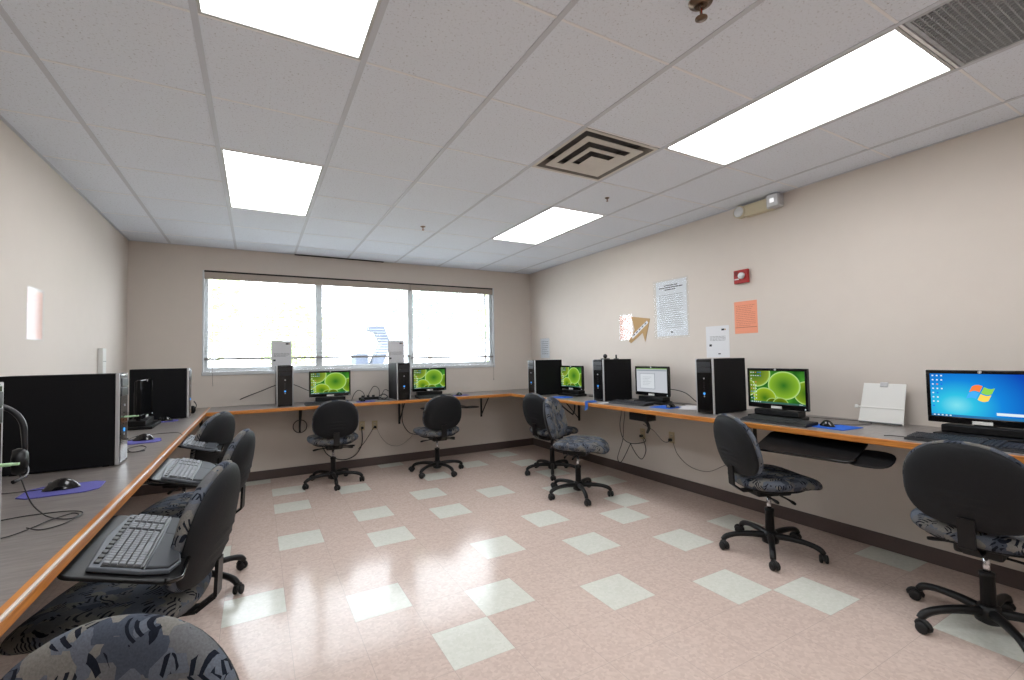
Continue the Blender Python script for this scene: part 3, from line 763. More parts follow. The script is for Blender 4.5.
def make_monitor(kind):
    # front faces -y; origin at base underside centre
    t = thing('computer_monitor', '', 'monitor', (0, 0, 0), 0, 'black flat screen monitors')
    zb = 0.076; zc = zb+MH/2
    mb = MB(); sw, sh = 0.420, 0.240; zo = zc+0.008
    # bezel as four bars + back
    x0, x1 = -MW/2, MW/2
    mb.box(x0, x1, -0.012, 0.016, zo+sh/2, zb+MH, 0.004); mb.box(x0, x1, -0.012, 0.016, zb, zo-sh/2, 0.004)
    mb.box(x0, -sw/2, -0.012, 0.016, zo-sh/2-0.004, zo+sh/2+0.004, 0.003); mb.box(sw/2, x1, -0.012, 0.016, zo-sh/2-0.004, zo+sh/2+0.004, 0.003)
    mb.build('bezel', M['blackgloss'], t)
    MB().box(-MW/2+0.006, MW/2-0.006, 0.0, 0.030, zb+0.006, zb+MH-0.006, 0.010).build('back_cover', M['black'], t)
    MB().box(-0.10, 0.10, 0.028, 0.055, zb+0.05, zb+0.21, 0.012).build('rear_bulge', M['black'], t)
    mb = MB(); mb.box(-0.045, 0.045, 0.030, 0.062, 0.02, zb+0.12, 0.006); mb.build('neck', M['black'], t)
    mb = MB(); mb.prism([(-0.19, -0.075), (0.19, -0.075), (0.165, 0.10), (-0.165, 0.10)], 0, 0.026, 'z', 0.006)
    mb.prism([(-0.165, -0.03), (0.165, -0.03), (0.15, 0.085), (-0.15, 0.085)], 0.024, 0.070, 'z', 0.008)
    mb.build('stand_base', M['black'], t)
    MB().box(-0.040, 0.040, -0.0138, -0.0118, zb+0.002, zb+0.020).build('asset_sticker', M['white'], t)
    MB().lathe([(0.008, 0), (0.008, 0.002)], 14, Matrix.Translation((0, -0.0118, zb+MH-0.009)) @ Matrix.Rotation(PI/2, 4, 'X')).build('badge', M['silver'], t)
    MB().lathe([(0.004, 0), (0.004, 0.002)], 10, Matrix.Translation((MW/2-0.018, -0.0118, zb+0.012)) @ Matrix.Rotation(PI/2, 4, 'X')).build('power_light', M['iconw'], t)
    sm = {'green': M['sgreen'], 'blue': M['sblue'], 'doc': M['sdoc'], 'off': M['off']}[kind]
    sc = MB().box(-sw/2, sw/2, -0.0005, 0.003, -sh/2, sh/2).build('screen', sm, t, loc=(0, -0.0075, zo))
    def rect(mb, a, b, c, d, y=-0.0012): mb.box(a, b, y, -0.0004, c, d)
    if kind in ('green', 'blue'):
        mb = MB(); rect(mb, -sw/2, sw/2, -sh/2, -sh/2+0.012); mb.build('taskbar', M['tbarscr' if kind == 'green' else 'tbarblue'], sc)
        cols = 5 if kind == 'green' else 3
        ws = MB(); rnd = random.Random(3)
        for cx_ in range(cols):
            for rr in range(9 if kind == 'green' else (8 - 2*cx_ + (cx_ == 1))):
                if cx_ > 2 and rr > 1: continue
                if kind == 'green' and rnd.random() < 0.15: continue
                xx = -sw/2+0.012+cx_*0.019; zz = sh/2-0.012-rr*0.0245
                q = rnd.random(); tgt = ws if q < 0.8 else MB()
                rect(tgt, xx-0.0036, xx+0.0036, zz-0.0036, zz+0.0036)
                if q >= 0.8: tgt.build('coloured_icon', M['iconb' if q < 0.92 else 'iconr'], sc)
        for q in range(5): rect(ws, -sw/2+0.01+q*0.017, -sw/2+0.018+q*0.017, -sh/2+0.003, -sh/2+0.009, -0.0016)
        rect(ws, sw/2-0.045, sw/2-0.02, -sh/2+0.004, -sh/2+0.007, -0.0016)
        ws.build('icons', M['iconw'], sc)
    if kind == 'blue':
        def pane(u0, u1, v0, v1):
            pts = []
            n = 8
            f = lambda u, v: ((u*0.044+v*0.014), v*0.035 + 0.009*math.sin((u+1)*PI*0.95) - 0.002*u)
            for k in range(n+1): pts.append(f(u0+(u1-u0)*k/n, v0))
            for k in range(n+1): pts.append(f(u1-(u1-u0)*k/n, v1))
            mb = MB(); mb.prism([(p[0]-0.004, p[1]+0.016) for p in pts], -0.0014, -0.0004, 'y'); return mb
        for (a, b, c, d, mm) in ((-1, -0.07, 0.08, 1, 'lr'), (0.07, 1, 0.08, 1, 'lg'), (-1, -0.07, -1, -0.08, 'lb'), (0.07, 1, -1, -0.08, 'ly')):
            pane(a, b, c, d).build('flag_pane', M[mm], sc)
        mb = MB(); rect(mb, 0.055, 0.165, -0.098, -0.084); mb.build('language_bar', M['iconw'], sc)
    if kind == 'doc':
        mb = MB(); rect(mb, -sw/2, sw/2, sh/2-0.010, sh/2); mb.build('window_title', M['sdocg'], sc)
        mb = MB(); rect(mb, -sw/2+0.008, sw/2-0.008, sh/2-0.026, sh/2-0.018); rect(mb, 0.045, 0.047, -0.09, 0.075)
        for q in (-0.16, 0.042): rect(mb, q, q+0.003, -0.085, 0.068)
        rect(mb, -0.16, 0.045, -0.088, -0.085); rect(mb, -0.16, 0.045, 0.064, 0.067)
        for q in range(6): rect(mb, -0.12, 0.0-0.02*(q % 3), 0.03-q*0.016, 0.032-q*0.016, -0.0018)
        mb.build('document_lines', M['sdocl'], sc)
        mb = MB(); rect(mb, -0.155, 0.040, -0.083, 0.062, -0.0010); mb.build('document_page', M['sdocw'], sc)
    return t
mg = make_monitor('green')
MG = [((0.757, 5.72), 0, 'monitor with green leaf wallpaper, left of the two under the window'),
      ((1.972, 5.74), 0.0, 'monitor with green leaf wallpaper, right of the two under the window'),
      ((3.43, 4.62), -PI/2, 'small looking monitor with green leaf wallpaper in the far right corner'),
      ((3.345, 1.995), -PI/2-0.05, 'largest monitor with green leaf wallpaper, beside the big chair on the right')]
for k, (p, rz, l) in enumerate(MG): place(mg if k == 0 else copy_tree(mg), (p[0], p[1], DT+0.0005), rz, l)
place(make_monitor('doc'), (3.50, 3.36, DT+0.0005), -PI/2-0.03, 'monitor showing a grey document window on the right worktop')
place(make_monitor('blue'), (3.42, 0.925, DT+0.0005), -PI/2+0.03, 'monitor with bright blue desktop and coloured flag logo at the right edge')
place(make_monitor('off'), (-0.76, 4.56, DT+0.0005), PI/2, 'dark monitor seen edge on between the two left towers')

# ------------------------------------------------------------ keyboards
def make_keyboard():
    t = thing('keyboard', '', 'keyboard', (0, 0, 0), 0, 'black desktop keyboards')   # long axis x, user side -y
    mb = MB(); mb.prism([(-0.078, 0), (0.078, 0), (0.078, 0.024), (0.060, 0.027), (-0.074, 0.013)], -0.228, 0.228, 'x', 0.003); mb.build('keyboard_body', M['kbody'], t)
    mb = MB()
    def zt(y): return 0.013+(y+0.074)/0.134*0.014
    for r in range(6):
        y = -0.060+r*0.0195+(0.006 if r == 5 else 0)
        n = 15
        for k in range(n):
            x = -0.219+k*0.0195
            if r == 0 and 3 < k < 9:
                if k == 4: mb.box(x, x+0.093, y, y+0.0165, zt(y), zt(y)+0.007)
                continue
            mb.box(x, x+0.0165, y, y+0.0165, zt(y), zt(y)+0.007)
        for k in range(3): mb.box(0.082+k*0.0195, 0.082+k*0.0195+0.0165, y, y+0.0165, zt(y), zt(y)+0.007)
        if r < 5:
            for k in range(4): mb.box(0.147+k*0.0195, 0.147+k*0.0195+0.0165, y, y+0.0165, zt(y), zt(y)+0.007)
    tag(mb.build('keys', M['key'], t), kind='stuff')
    return t
kb = make_keyboard()
KB = [((3.165, 1.895), -PI/2+0.02, DT, 'black keyboard in front of the largest green leaf monitor'),
      ((3.175, 0.93), -PI/2-0.02, DT, 'black keyboard in front of the blue desktop monitor'),
      ((3.26, 3.43), -PI/2+0.10, DT, 'black keyboard in front of the grey document monitor'),
      ((0.70, 5.555), 0, DT, 'black keyboard in front of the left monitor under the window'),
      ((1.98, 5.57), 0.02, DT, 'black keyboard in front of the right monitor under the window')]
for k, (p, rz, z, l) in enumerate(KB): place(kb if k == 0 else copy_tree(kb), (p[0], p[1], z+0.0005), rz, l)

# ergonomic keyboard (near left) on a tray
def make_ergo(label, body='kblue', keym='keysilver', palm='palm'):
    t = thing('ergonomic_keyboard', label, 'keyboard', (0, 0, 0), 0, 'ergonomic keyboards on the left trays')
    out = [(-0.25, 0.085), (-0.255, -0.04), (-0.235, -0.105), (-0.16, -0.125), (-0.05, -0.108), (0.04, -0.115), (0.10, -0.125), (0.20, -0.118), (0.245, -0.09), (0.255, -0.03), (0.25, 0.085), (0.0, 0.10)]
    MB().prism(out, 0, 0.014, 'z', 0.004).build('keyboard_body', M[body], t)
    mb = MB(); mb.prism([(-0.245, -0.045), (-0.228, -0.10), (-0.16, -0.119), (-0.05, -0.102), (0.04, -0.108), (0.055, -0.048)], 0.012, 0.022, 'z', 0.004)
    mb.prism([(0.062, -0.048), (0.052, -0.108), (0.10, -0.119), (0.20, -0.112), (0.236, -0.086), (0.246, -0.045)], 0.012, 0.020, 'z', 0.004)
    mb.build('palm_rest', M[palm], t)
    MB().box(-0.246, 0.246, -0.042, -0.036, 0.012, 0.021, 0.001).build('black_divider', M['kbody'], t)
    MB().box(-0.242, 0.242, -0.036, 0.058, 0.012, 0.0165, 0.001).build('key_well', M['kbody'], t)
    mb = MB()
    for r in range(5):
        y = -0.033+r*0.0185
        for k in range(24):
            x = -0.236+k*0.0197
            if k in (15, 19): continue
            if r == 0 and 4 < k < 10:
                if k == 5: mb.box(x, x+0.094, y, y+0.0155, 0.016, 0.024, 0.001, 1)
                continue
            mb.box(x, x+0.0162, y, y+0.0155, 0.016, 0.024, 0.0012, 1)
    tag(mb.build('keys', M[keym], t), kind='stuff')
    mb = MB()
    for k in range(12): mb.box(-0.225+k*0.038, -0.225+k*0.038+0.029, 0.064, 0.078, 0.013, 0.019, 0.002, 1)
    tag(mb.build('function_keys', M['kbody'], t), kind='stuff')
    return t
# keyboard trays: long axis x, user side -y ; hung from the worktop
def make_tray(label, group, w=0.56, mouse_side=1):
    t = thing('keyboard_tray', label, 'keyboard tray', (0, 0, 0), 0, group)
    pts = []
    def corner(cx, cy, r, a0, a1):
        for q in range(7):
            a = a0+(a1-a0)*q/6; pts.append((cx+r*math.cos(a), cy+r*math.sin(a)))
    hw = w/2
    corner(-hw+0.05, -0.09, 0.05, -PI, -PI/2); corner(hw-0.05, -0.09, 0.05, -PI/2, 0); corner(hw-0.03, 0.11, 0.03, 0, PI/2); corner(-hw+0.03, 0.11, 0.03, PI/2, PI)
    MB().prism(pts, -0.012, 0.0, 'z', 0.004).build('tray_board', M['black'], t)
    mb = MB(); lip = [(p[0], p[1], 0.0) for p in pts[1:14]]; mb.tube(lip, 0.007, 6); mb.build('front_lip', M['blackgloss'], t)
    # mouse platform
    if mouse_side == 0: return t
    cx_ = mouse_side*(hw+0.05); mp = []
    for q in range(20):
        a = 2*PI*q/20; c_, s_ = superell(a, 2.8); mp.append((cx_+0.11*c_, -0.03+0.10*s_))
    MB().prism(mp, -0.022, -0.013, 'z', 0.003).build('mouse_platform', M['black'], t)
    return finish_tray(t, 0.02)
def finish_tray(t, hs):
    MB().box(-0.09, 0.09, 0.02, 0.13, -0.026, -0.012, 0.003).build('swing_arm', M['steelblk'], t)
    MB().box(-0.05, 0.05, 0.112, 0.136, -0.012, hs, 0.003).build('support_post', M['steelblk'], t)
    return t
def tilt(o, deg):
    o.rotation_euler.x = math.radians(deg); return o
TR = DT-DTH-0.041
tL = make_tray('black keyboard tray holding the silver ergonomic keyboard near the camera', 'pull out trays under the left worktop', 0.56, 0)
TZ = 0.772; LT = 17
place(tL, (-0.325, 1.93, TZ), PI/2, tL['label']); tilt(tL, LT)
tilt(place(copy_tree(tL), (-0.325, 3.08, TZ), PI/2, 'black keyboard tray beside the middle chair on the left'), LT)
tilt(place(copy_tree(tL), (-0.35, 4.12, TZ), PI/2, 'black keyboard tray beside the farthest chair on the left'), LT)
e1 = make_ergo('silver and grey ergonomic keyboard on the nearest left tray'); e1.location = (-0.325, 1.93, TZ+0.0012); e1.rotation_euler = (0, 0, PI/2); tilt(e1, LT)
e2 = copy_tree(e1); e2['label'] = 'silver keyboard on the second tray along the left worktop'; e2.location = (-0.325, 3.06, TZ+0.0012)
e3 = copy_tree(e1); e3['label'] = 'bluish keyboard on the farthest tray along the left worktop'; e3.location = (-0.36, 4.06, TZ+0.0012)
tR = make_tray('wide black keyboard tray with mouse platform under the right worktop', 'trays under the window and right worktops', 0.56, 1)
tB = copy_tree(tR); place(tB, (2.06, 5.42, TR-0.04), 0, 'black keyboard tray with mouse platform at the right chair under the window')
MB().box(-0.04, 0.04, 0.10, 0.14, 0.0, 0.078, 0.003).build('hanger', M['steelblk'], tB)
place(tR, (3.02, 1.62, 0.775), -PI/2+0.10, tR['label']); tilt(tR, 18)
# folded tray mechanism under document monitor
t = thing('tray_mount', 'black steel tray mount without a tray below the grey document monitor', 'bracket', (3.32, 3.32, DT-DTH-0.0005), -PI/2)
mb = MB(); mb.box(-0.14, 0.14, -0.09, 0.30, -0.012, 0, 0.002); mb.build('mount_plate', M['steelblk'], t)
mb = MB(); mb.box(-0.115, 0.115, -0.075, 0.06, -0.115, -0.012, 0.008); mb.build('pivot_box', M['steelblk'], t)
mb = MB(); mb.tube([(0.03, -0.03, -0.10), (0.10, -0.05, -0.12), (0.125, -0.05, -0.17), (0.10, -0.05, -0.22)], [0.02, 0.016, 0.014, 0.012], 8, 4); mb.build('hanging_arm', M['steelblk'], t)
# tray hardware near the far corner
t = thing('tray_mount', 'thin black folded tray arms under the worktop by the far corner tower', 'bracket', (3.25, 4.42, DT-DTH-0.0005), -PI/2)
MB().box(-0.10, 0.10, -0.10, 0.25, -0.012, 0, 0.002).build('mount_plate', M['steelblk'], t)
MB().tube([(-0.14, -0.08, -0.02), (0.06, -0.09, -0.10), (0.17, -0.09, -0.14)], 0.009, 6).build('hanging_arm', M['steelblk'], t)
MB().tube([(0.17, -0.09, -0.14), (0.20, -0.09, -0.10), (0.19, -0.07, -0.012)], 0.010, 6).build('hanging_arm', M['steelblk'], t)

# ------------------------------------------------------------ mice and pads
def make_mouse(cordpts=None):
    t = thing('computer_mouse', '', 'mouse', (0, 0, 0), 0)     # front is +y
    def pos(rho, a, side):
        c_, s_ = superell(a, 2.3)
        x = 0.031*rho*c_*(1-0.10*rho*s_*s_-0.06*s_*rho); y = 0.057*rho*s_
        if side < 0: return (x, y, 0.0)
        hgt = 0.036*(1-rho**2.6)*(1-0.25*((y+0.01)/0.057)**2)+0.004*(1-rho)+0.002
        return (x, y, hgt)
    cushion(8, 28, pos).build('mouse_body', M['blackgloss'], t)
    MB().lathe([(0.007, -0.003), (0.009, -0.002), (0.009, 0.002), (0.007, 0.003)], 14, Matrix.Translation((0, 0.030, 0.0235)) @ Matrix.Rotation(PI/2, 4, 'Y')).build('scroll_wheel', M['greyp'], t)
    return t
def mouse(x, y, z, rz, label, cord=None):
    t = make_mouse(); place(t, (x, y, z), rz, label, 'black computer mice')
    if cord:
        ci, si = math.cos(-rz), math.sin(-rz)
        pts = []
        for p in cord:
            dx, dy = p[0]-x, p[1]-y
            pts.append((dx*ci-dy*si, dx*si+dy*ci, (p[2] if len(p) > 2 else DT+0.003)-z))
        pts = [(0, 0.052, 0.008)]+pts
        MB().tube(pts, 0.0019, 6, 6).build('mouse_cord', M['cable'], t)
    return t
def pad(x, y, z, w_, d_, rz, m, label, shape='oct'):
    mb = MB()
    if shape == 'oct':
        k = 0.035; p = [(-w_/2+k, -d_/2), (w_/2-k, -d_/2), (w_/2, -d_/2+k), (w_/2, d_/2-k), (w_/2-k, d_/2), (-w_/2+k, d_/2), (-w_/2, d_/2-k), (-w_/2, -d_/2+k)]
    else: p = [(-w_/2, -d_/2), (w_/2, -d_/2), (w_/2, d_/2), (-w_/2, d_/2)]
    mb.prism(p, 0, 0.004, 'z', 0.001)
    o = mb.build('mouse_pad', M[m], None, (x, y, z), (0, 0, rz))
    return tag(o, label, 'mouse pad', 'mouse pads')
Z1 = DT+0.0005; ZP = Z1+0.0045
pad(-0.665, 2.47, Z1, 0.235, 0.19, 0.05, 'purple', 'purple mouse pad nearest the camera on the left worktop')
mouse(-0.672, 2.475, ZP, PI/2+0.15, 'glossy black mouse on the nearest purple pad', [(-0.85, 2.52), (-0.92, 2.56), (-0.99, 2.50)])
pad(-0.64, 3.71, Z1, 0.21, 0.20, 0.15, 'purple', 'purple mouse pad beyond the side on tower at left')
mouse(-0.63, 3.745, ZP, PI/2, 'black mouse on the purple pad beyond the side on tower', [(-0.72, 3.80), (-0.70, 4.0), (-0.50, 4.02), (-0.44, 3.85)])
pad(-0.69, 4.88, Z1, 0.21, 0.16, 0.1, 'purple', 'purple mouse pad in front of the farthest left tower')
mouse(-0.68, 4.89, ZP, PI/2, 'black mouse in front of the farthest left tower')
pad(3.265, 1.585, Z1, 0.21, 0.23, -0.1, 'bluepad', 'bright blue mouse pad beside the keyboard of the largest green leaf monitor', 'rect')
mouse(3.245, 1.615, ZP, -PI/2+1.1, 'black mouse on the bright blue pad near the document stand', [(3.40, 1.58), (3.55, 1.50), (3.66, 1.60), (3.62, 1.85), (3.60, 2.1)])
pad(3.31, 3.02, Z1, 0.20, 0.21, 0.1, 'bluepad', 'blue mouse pad beside the loose papers', 'rect')
mouse(3.315, 2.96, ZP, -PI/2, 'black mouse beside the grey document monitor', [(3.45, 2.97), (3.60, 3.05), (3.66, 3.3)])
pad(3.20, 4.50, Z1, 0.20, 0.22, 0.0, 'bluepad', 'blue mouse pad under the far corner monitor')
pad(1.13, 5.58, Z1, 0.21, 0.18, 0.0, 'purple', 'purple mouse pad between the two window computers')
mouse(1.10, 5.61, ZP, 0.0, 'black mouse between the two window computers', [(1.10, 5.72), (1.03, 5.78), (0.98, 5.85)])
pad(2.36, 5.62, Z1, 0.20, 0.16, 0.0, 'purple', 'purple mouse pad right of the right window monitor')
mouse(2.34, 5.63, ZP, 0.3, 'black mouse right of the right window monitor', [(2.33, 5.76), (2.25, 5.85)])

# ------------------------------------------------------------ cables
def cable(label, pts, r=0.0019, m='cable', group='loose computer cables'):
    c0 = Vector(pts[0])
    o = MB().tube([Vector(p)-c0 for p in pts], r, 6, 7).build('cable', M[m], None, c0)
    return tag(o, label, 'cable', group)
zc_ = DT+0.004
cable('thin black cable looped on the left worktop near the camera', [(-0.66, 2.06, 1.02), (-0.63, 2.05, 0.93), (-0.605, 2.06, 0.885), (-0.58, 2.04, zc_), (-0.545, 2.0, zc_), (-0.515, 1.985, zc_), (-0.505, 2.02, zc_), (-0.53, 2.05, zc_), (-0.57, 2.0, zc_), (-0.59, 1.94, zc_), (-0.62, 1.88, zc_), (-0.66, 1.86, zc_)])
cable('black cable loop beside the nearest left tower', [(-0.72, 2.08, zc_), (-0.66, 2.10, zc_), (-0.60, 2.10, zc_), (-0.55, 2.09, zc_), (-0.51, 2.06, zc_), (-0.495, 2.0, zc_+0.004), (-0.52, 1.93, zc_), (-0.56, 1.90, zc_), (-0.60, 1.93, zc_+0.004)])
cable('tangled cable on the left worktop by the second mouse pad', [(-0.72, 3.22, zc_), (-0.65, 3.3, zc_), (-0.58, 3.28, zc_), (-0.56, 3.4, zc_), (-0.60, 3.5, zc_), (-0.64, 3.4, zc_+0.005), (-0.60, 3.25, zc_+0.005), (-0.55, 3.3, zc_)], 0.0025)
cable('black cable arching left of the left window tower', [(0.27, 5.98, 1.1), (0.183, 6.03, 1.08), (0.06, 6.04, 1.03), (-0.09, 6.05, 0.972), (-0.16, 6.05, 0.94)], 0.005)
cable('black cables between the left tower and monitor under the window', [(0.36, 6.02, 1.10), (0.45, 5.95, 1.06), (0.55, 5.9, 1.01), (0.68, 5.86, 0.98), (0.72, 5.85, 0.97)], 0.004)
cable('black cable hump right of the left window monitor', [(1.02, 5.85, zc_), (1.05, 5.85, 0.95), (1.10, 5.86, 0.99), (1.16, 5.88, 0.96), (1.2, 5.88, zc_), (1.24, 5.87, 0.96), (1.29, 5.86, 1.03), (1.35, 5.86, 0.99), (1.36, 5.86, zc_), (1.42, 5.86, 0.98), (1.5, 5.93, 0.95)], 0.004)
cable('coiled black cable beside the right window tower', [(1.30, 5.72, zc_), (1.37, 5.70, zc_), (1.43, 5.75, 0.90), (1.40, 5.82, 0.93), (1.34, 5.80, 0.91), (1.33, 5.72, 0.90), (1.38, 5.68, zc_), (1.44, 5.68, zc_)], 0.006)
cable('black cable between right window tower and monitor', [(1.66, 5.95, 1.17), (1.72, 5.9, 1.14), (1.72, 5.88, 1.0), (1.80, 5.86, 0.96), (1.9, 5.85, 0.96)], 0.004)
cable('ring of black cable hanging from the left window bracket', [(0.46+0.075*math.cos(a), YB-0.05, 0.585+0.075*math.sin(a)) for a in [2*PI*k/12 for k in range(13)]], 0.005)
cable('black power cord from the right outlet to the left window chair', [(1.33, YB-0.04, 0.50), (1.27, YB-0.05, 0.41), (1.20, YB-0.05, 0.31), (1.13, YB-0.05, 0.24)], 0.004)
cable('thick black cord hanging from the left outlet under the window', [(1.175, YB-0.04, 0.49), (1.18, YB-0.05, 0.36), (1.16, YB-0.05, 0.26), (1.09, YB-0.06, 0.17), (0.98, YB-0.06, 0.13), (0.87, YB-0.06, 0.15), (0.76, YB-0.05, 0.22), (0.70, YB-0.04, 0.34)], 0.006)
cable('thin grey wire sagging between outlet and right window chair', [(1.36, YB-0.03, 0.49), (1.42, YB-0.02, 0.36), (1.52, YB-0.015, 0.25), (1.66, YB-0.015, 0.22), (1.80, YB-0.02, 0.30), (1.86, YB-0.02, 0.38)], 0.002, 'cablegrey')
cable('dark cable bowing down from the right tower bracket under the window', [(1.70, YB-0.03, 0.829), (1.70, YB-0.05, 0.70), (1.69, YB-0.06, 0.60), (1.70, YB-0.08, 0.50), (1.76, YB-0.12, 0.40), (1.84, YB-0.2, 0.37), (1.9, YB-0.3, 0.38)], 0.005)
cable('black cable looping down under the document monitor worktop', [(3.5, 3.8, 0.828), (3.6, 3.93, 0.708), (3.62, 3.98, 0.555), (3.62, 3.93, 0.42), (3.64, 3.811, 0.38), (3.68, 3.66, 0.42), (3.7, 3.7, 0.46)], 0.0045)
cable('second black cable dropping almost to the skirting by the outlet', [(3.54, 3.84, 0.828), (3.64, 3.919, 0.706), (3.66, 3.967, 0.553), (3.66, 3.985, 0.392), (3.68, 4.099, 0.173), (3.7, 4.06, 0.128), (3.7, 3.901, 0.36)], 0.004)
cable('black cable hanging in a U from the beige outlet', [(3.71, 3.92, 0.365), (3.72, 3.84, 0.25), (3.72, 3.752, 0.212), (3.72, 3.69, 0.321), (3.72, 3.73, 0.442)], 0.004)
cable('thin cord drooping from the tray mount to the right hand outlet', [(3.42, 3.42, 0.66), (3.6, 3.45, 0.57), (3.68, 3.42, 0.47), (3.72, 3.39, 0.45), (3.74, 3.36, 0.475)], 0.003)
cable('thin grey wire sagging along the right wall towards the single chair', [(3.74, 3.33, 0.459), (3.735, 3.267, 0.34), (3.735, 3.116, 0.249), (3.735, 2.92, 0.244), (3.735, 2.75, 0.33), (3.735, 2.6, 0.42)], 0.003, 'cablegrey')
cable('black power cable lying behind the document monitor', [(3.55, 3.26, 1.02), (3.59, 3.14, 1.01), (3.62, 3.04, 0.98), (3.66, 2.95, 0.90), (3.68, 2.85, zc_), (3.69, 2.70, zc_), (3.70, 2.6, zc_)], 0.004)
cable('black cable lying behind the far corner monitor', [(3.52, 4.40, zc_), (3.56, 4.25, zc_), (3.58, 4.1, zc_), (3.62, 4.05, zc_)], 0.005)
cable('thin dark wire hanging by the skirting behind the nearest right chair', [(3.72, 0.92, 0.40), (3.73, 0.86, 0.28), (3.73, 0.80, 0.2), (3.73, 0.70, 0.22), (3.73, 0.6, 0.30)], 0.004)
cable('small black wire end near the keyboard of the blue desktop monitor', [(3.13, 1.26, zc_), (3.16, 1.24, zc_), (3.17, 1.20, zc_), (3.17, 1.165, zc_)], 0.002)
# tangle behind side-on tower
cable('black cable tangle behind the side on tower at left', [(-1.0, 3.30, zc_), (-0.92, 3.42, 1.0), (-0.86, 3.5, 1.18), (-0.80, 3.62, 1.1), (-0.84, 3.8, 0.98), (-0.9, 3.9, zc_)], 0.005)

# ------------------------------------------------------------ outlets and plates
def outlet(loc, rz, label, plugs=True):
    t = thing('wall_outlet', label, 'outlet', loc, rz, 'beige wall outlets')
    MB().box(-0.036, 0.036, -0.006, 0, -0.058, 0.058, 0.002).build('cover_plate', M['outlet'], t)
    for z in (-0.022, 0.022):
        MB().box(-0.016, 0.016, -0.009, -0.005, z-0.014, z+0.014, 0.002).build('socket', M['cream'], t)
        mb = MB(); mb.box(-0.008, -0.005, -0.0095, -0.0088, z-0.006, z+0.006); mb.box(0.005, 0.008, -0.0095, -0.0088, z-0.006, z+0.006); mb.build('slots', M['slot'], t)
    if plugs: MB().box(-0.014, 0.014, -0.045, -0.009, -0.036, -0.008, 0.004).build('plug', M['cable'], t)
outlet((1.185, YB-0.0005, 0.52), 0, 'beige outlet under the window worktop, left of the pair')
outlet((1.345, YB-0.0005, 0.515), 0, 'beige outlet under the window worktop, right of the pair')
outlet((XR-0.0005, 3.764, 0.485), -PI/2, 'beige outlet on the right wall behind the hanging cables')
outlet((XR-0.0005, 3.356, 0.50), -PI/2, 'beige outlet on the right wall with the thin grey wire')

# ------------------------------------------------------------ wall papers and devices
def sheet(name, label, cat, wall, u, z0, w_, h_, m, lines=(), marks=(), d=0.001, group=None, lm='ink', off=0.0006):
    # wall 'R': u = y centre ; 'B': u = x centre ; 'L'
    loc = {'R': (XR-off, u, z0), 'B': (u, YB-off, z0), 'L': (XL+off, u, z0)}[wall]
    rz = {'R': -PI/2, 'B': 0, 'L': PI/2}[wall]
    t = thing(name, label, cat, loc, rz, group)
    MB().box(-w_/2, w_/2, -d, 0, 0, h_).build('sheet', M[m], t)
    if lines:
        mb = MB()
        for (x0, x1, z, th) in lines: mb.box(x0, x1, -d-0.0004, -d, z, z+th)
        mb.build('printed_lines', M[lm], t)
    for (x0, x1, za, zb, mm) in marks: MB().box(x0, x1, -d-0.0006, -d, za, zb).build('printed_mark', M[mm], t)
    return t
rn = random.Random(5)
def textlines(x0, x1, zt_, zb, step, th=0.003, heads=()):
    out = []; z = zt_
    while z > zb:
        # words
        x = x0; end = x1-(rn.random()*0.3*(x1-x0) if rn.random() < 0.35 else 0)
        while x < end:
            wl = 0.008+rn.random()*0.022; out.append((x, min(x+wl, end), z, th)); x += wl+0.005
        z -= step
    return out
def notice_marks(h): return [(0.045, 0.075, h-0.045, h-0.028, 'inkdark'), (0.078, 0.09, h-0.043, h-0.03, 'gold'), (-0.088, -0.062, 0.105, 0.125, 'inkdark'), (0.005, 0.03, 0.03, 0.04, 'inkdark')]
def notice(name, label, wall, u, z0, w_=0.222, h_=0.285):
    return sheet(name, label, 'notice', wall, u, z0, w_, h_, 'paper', textlines(-0.08, 0.085, 0.195, 0.155, 0.012), notice_marks(h_), group='white notices with a small logo')
notice('paper_notice', 'white printed notice on the right wall behind a tower', 'R', 2.78, 1.322, 0.245, 0.295)
for (x, y, l, w_) in ((0.262, 6.035, 'white printed notice standing behind the left window tower', 0.215), (1.585, 5.905, 'white printed notice standing behind the right window tower', 0.212)):
    t = notice('paper_notice', l, 'B', 0, 0, w_, 0.345); t.location = (x, y, 1.262)
# large poster in plastic sleeve
t = sheet('laminated_poster', 'large white instruction poster in a clear plastic sleeve on the right wall', 'poster', 'R', 3.31, 1.55, 0.40, 0.58, 'paper',
          textlines(-0.16, 0.15, 0.43, 0.075, 0.0215, 0.0035), [(-0.010, 0.012, 0.03, 0.05, 'inkdark')])
mb = MB()
for z, a, b in ((0.525, -0.09, 0.09), (0.503, -0.155, 0.155), (0.481, -0.08, 0.06)):
    x = a
    while x < b:
        wl = 0.02+rn.random()*0.03; mb.box(x, min(x+wl, b), -0.0014, -0.001, z, z+0.010); x += wl+0.006
mb.build('printed_heading', M['inkdark'], t)
def sl(i, j):
    u = i/14-0.5; v = j/20; x = u*0.46; z = -0.02+v*0.615
    return (x, -0.004-0.006*math.sin(u*9+v*3)**2-0.004*math.sin(v*11)**2, z)
mb = MB(); mb.grid(sl, 15, 21); mb.build('plastic_sleeve', M['sleeve'], t)
# orange sheet
sheet('paper_notice', 'orange printed sheet below the fire alarm', 'notice', 'R', 2.49, 1.532, 0.215, 0.285, 'orange', textlines(-0.09, 0.09, 0.245, 0.06, 0.016, 0.003), [(-0.10, 0.10, 0.052, 0.057, 'inkorange')], lm='inkorange')
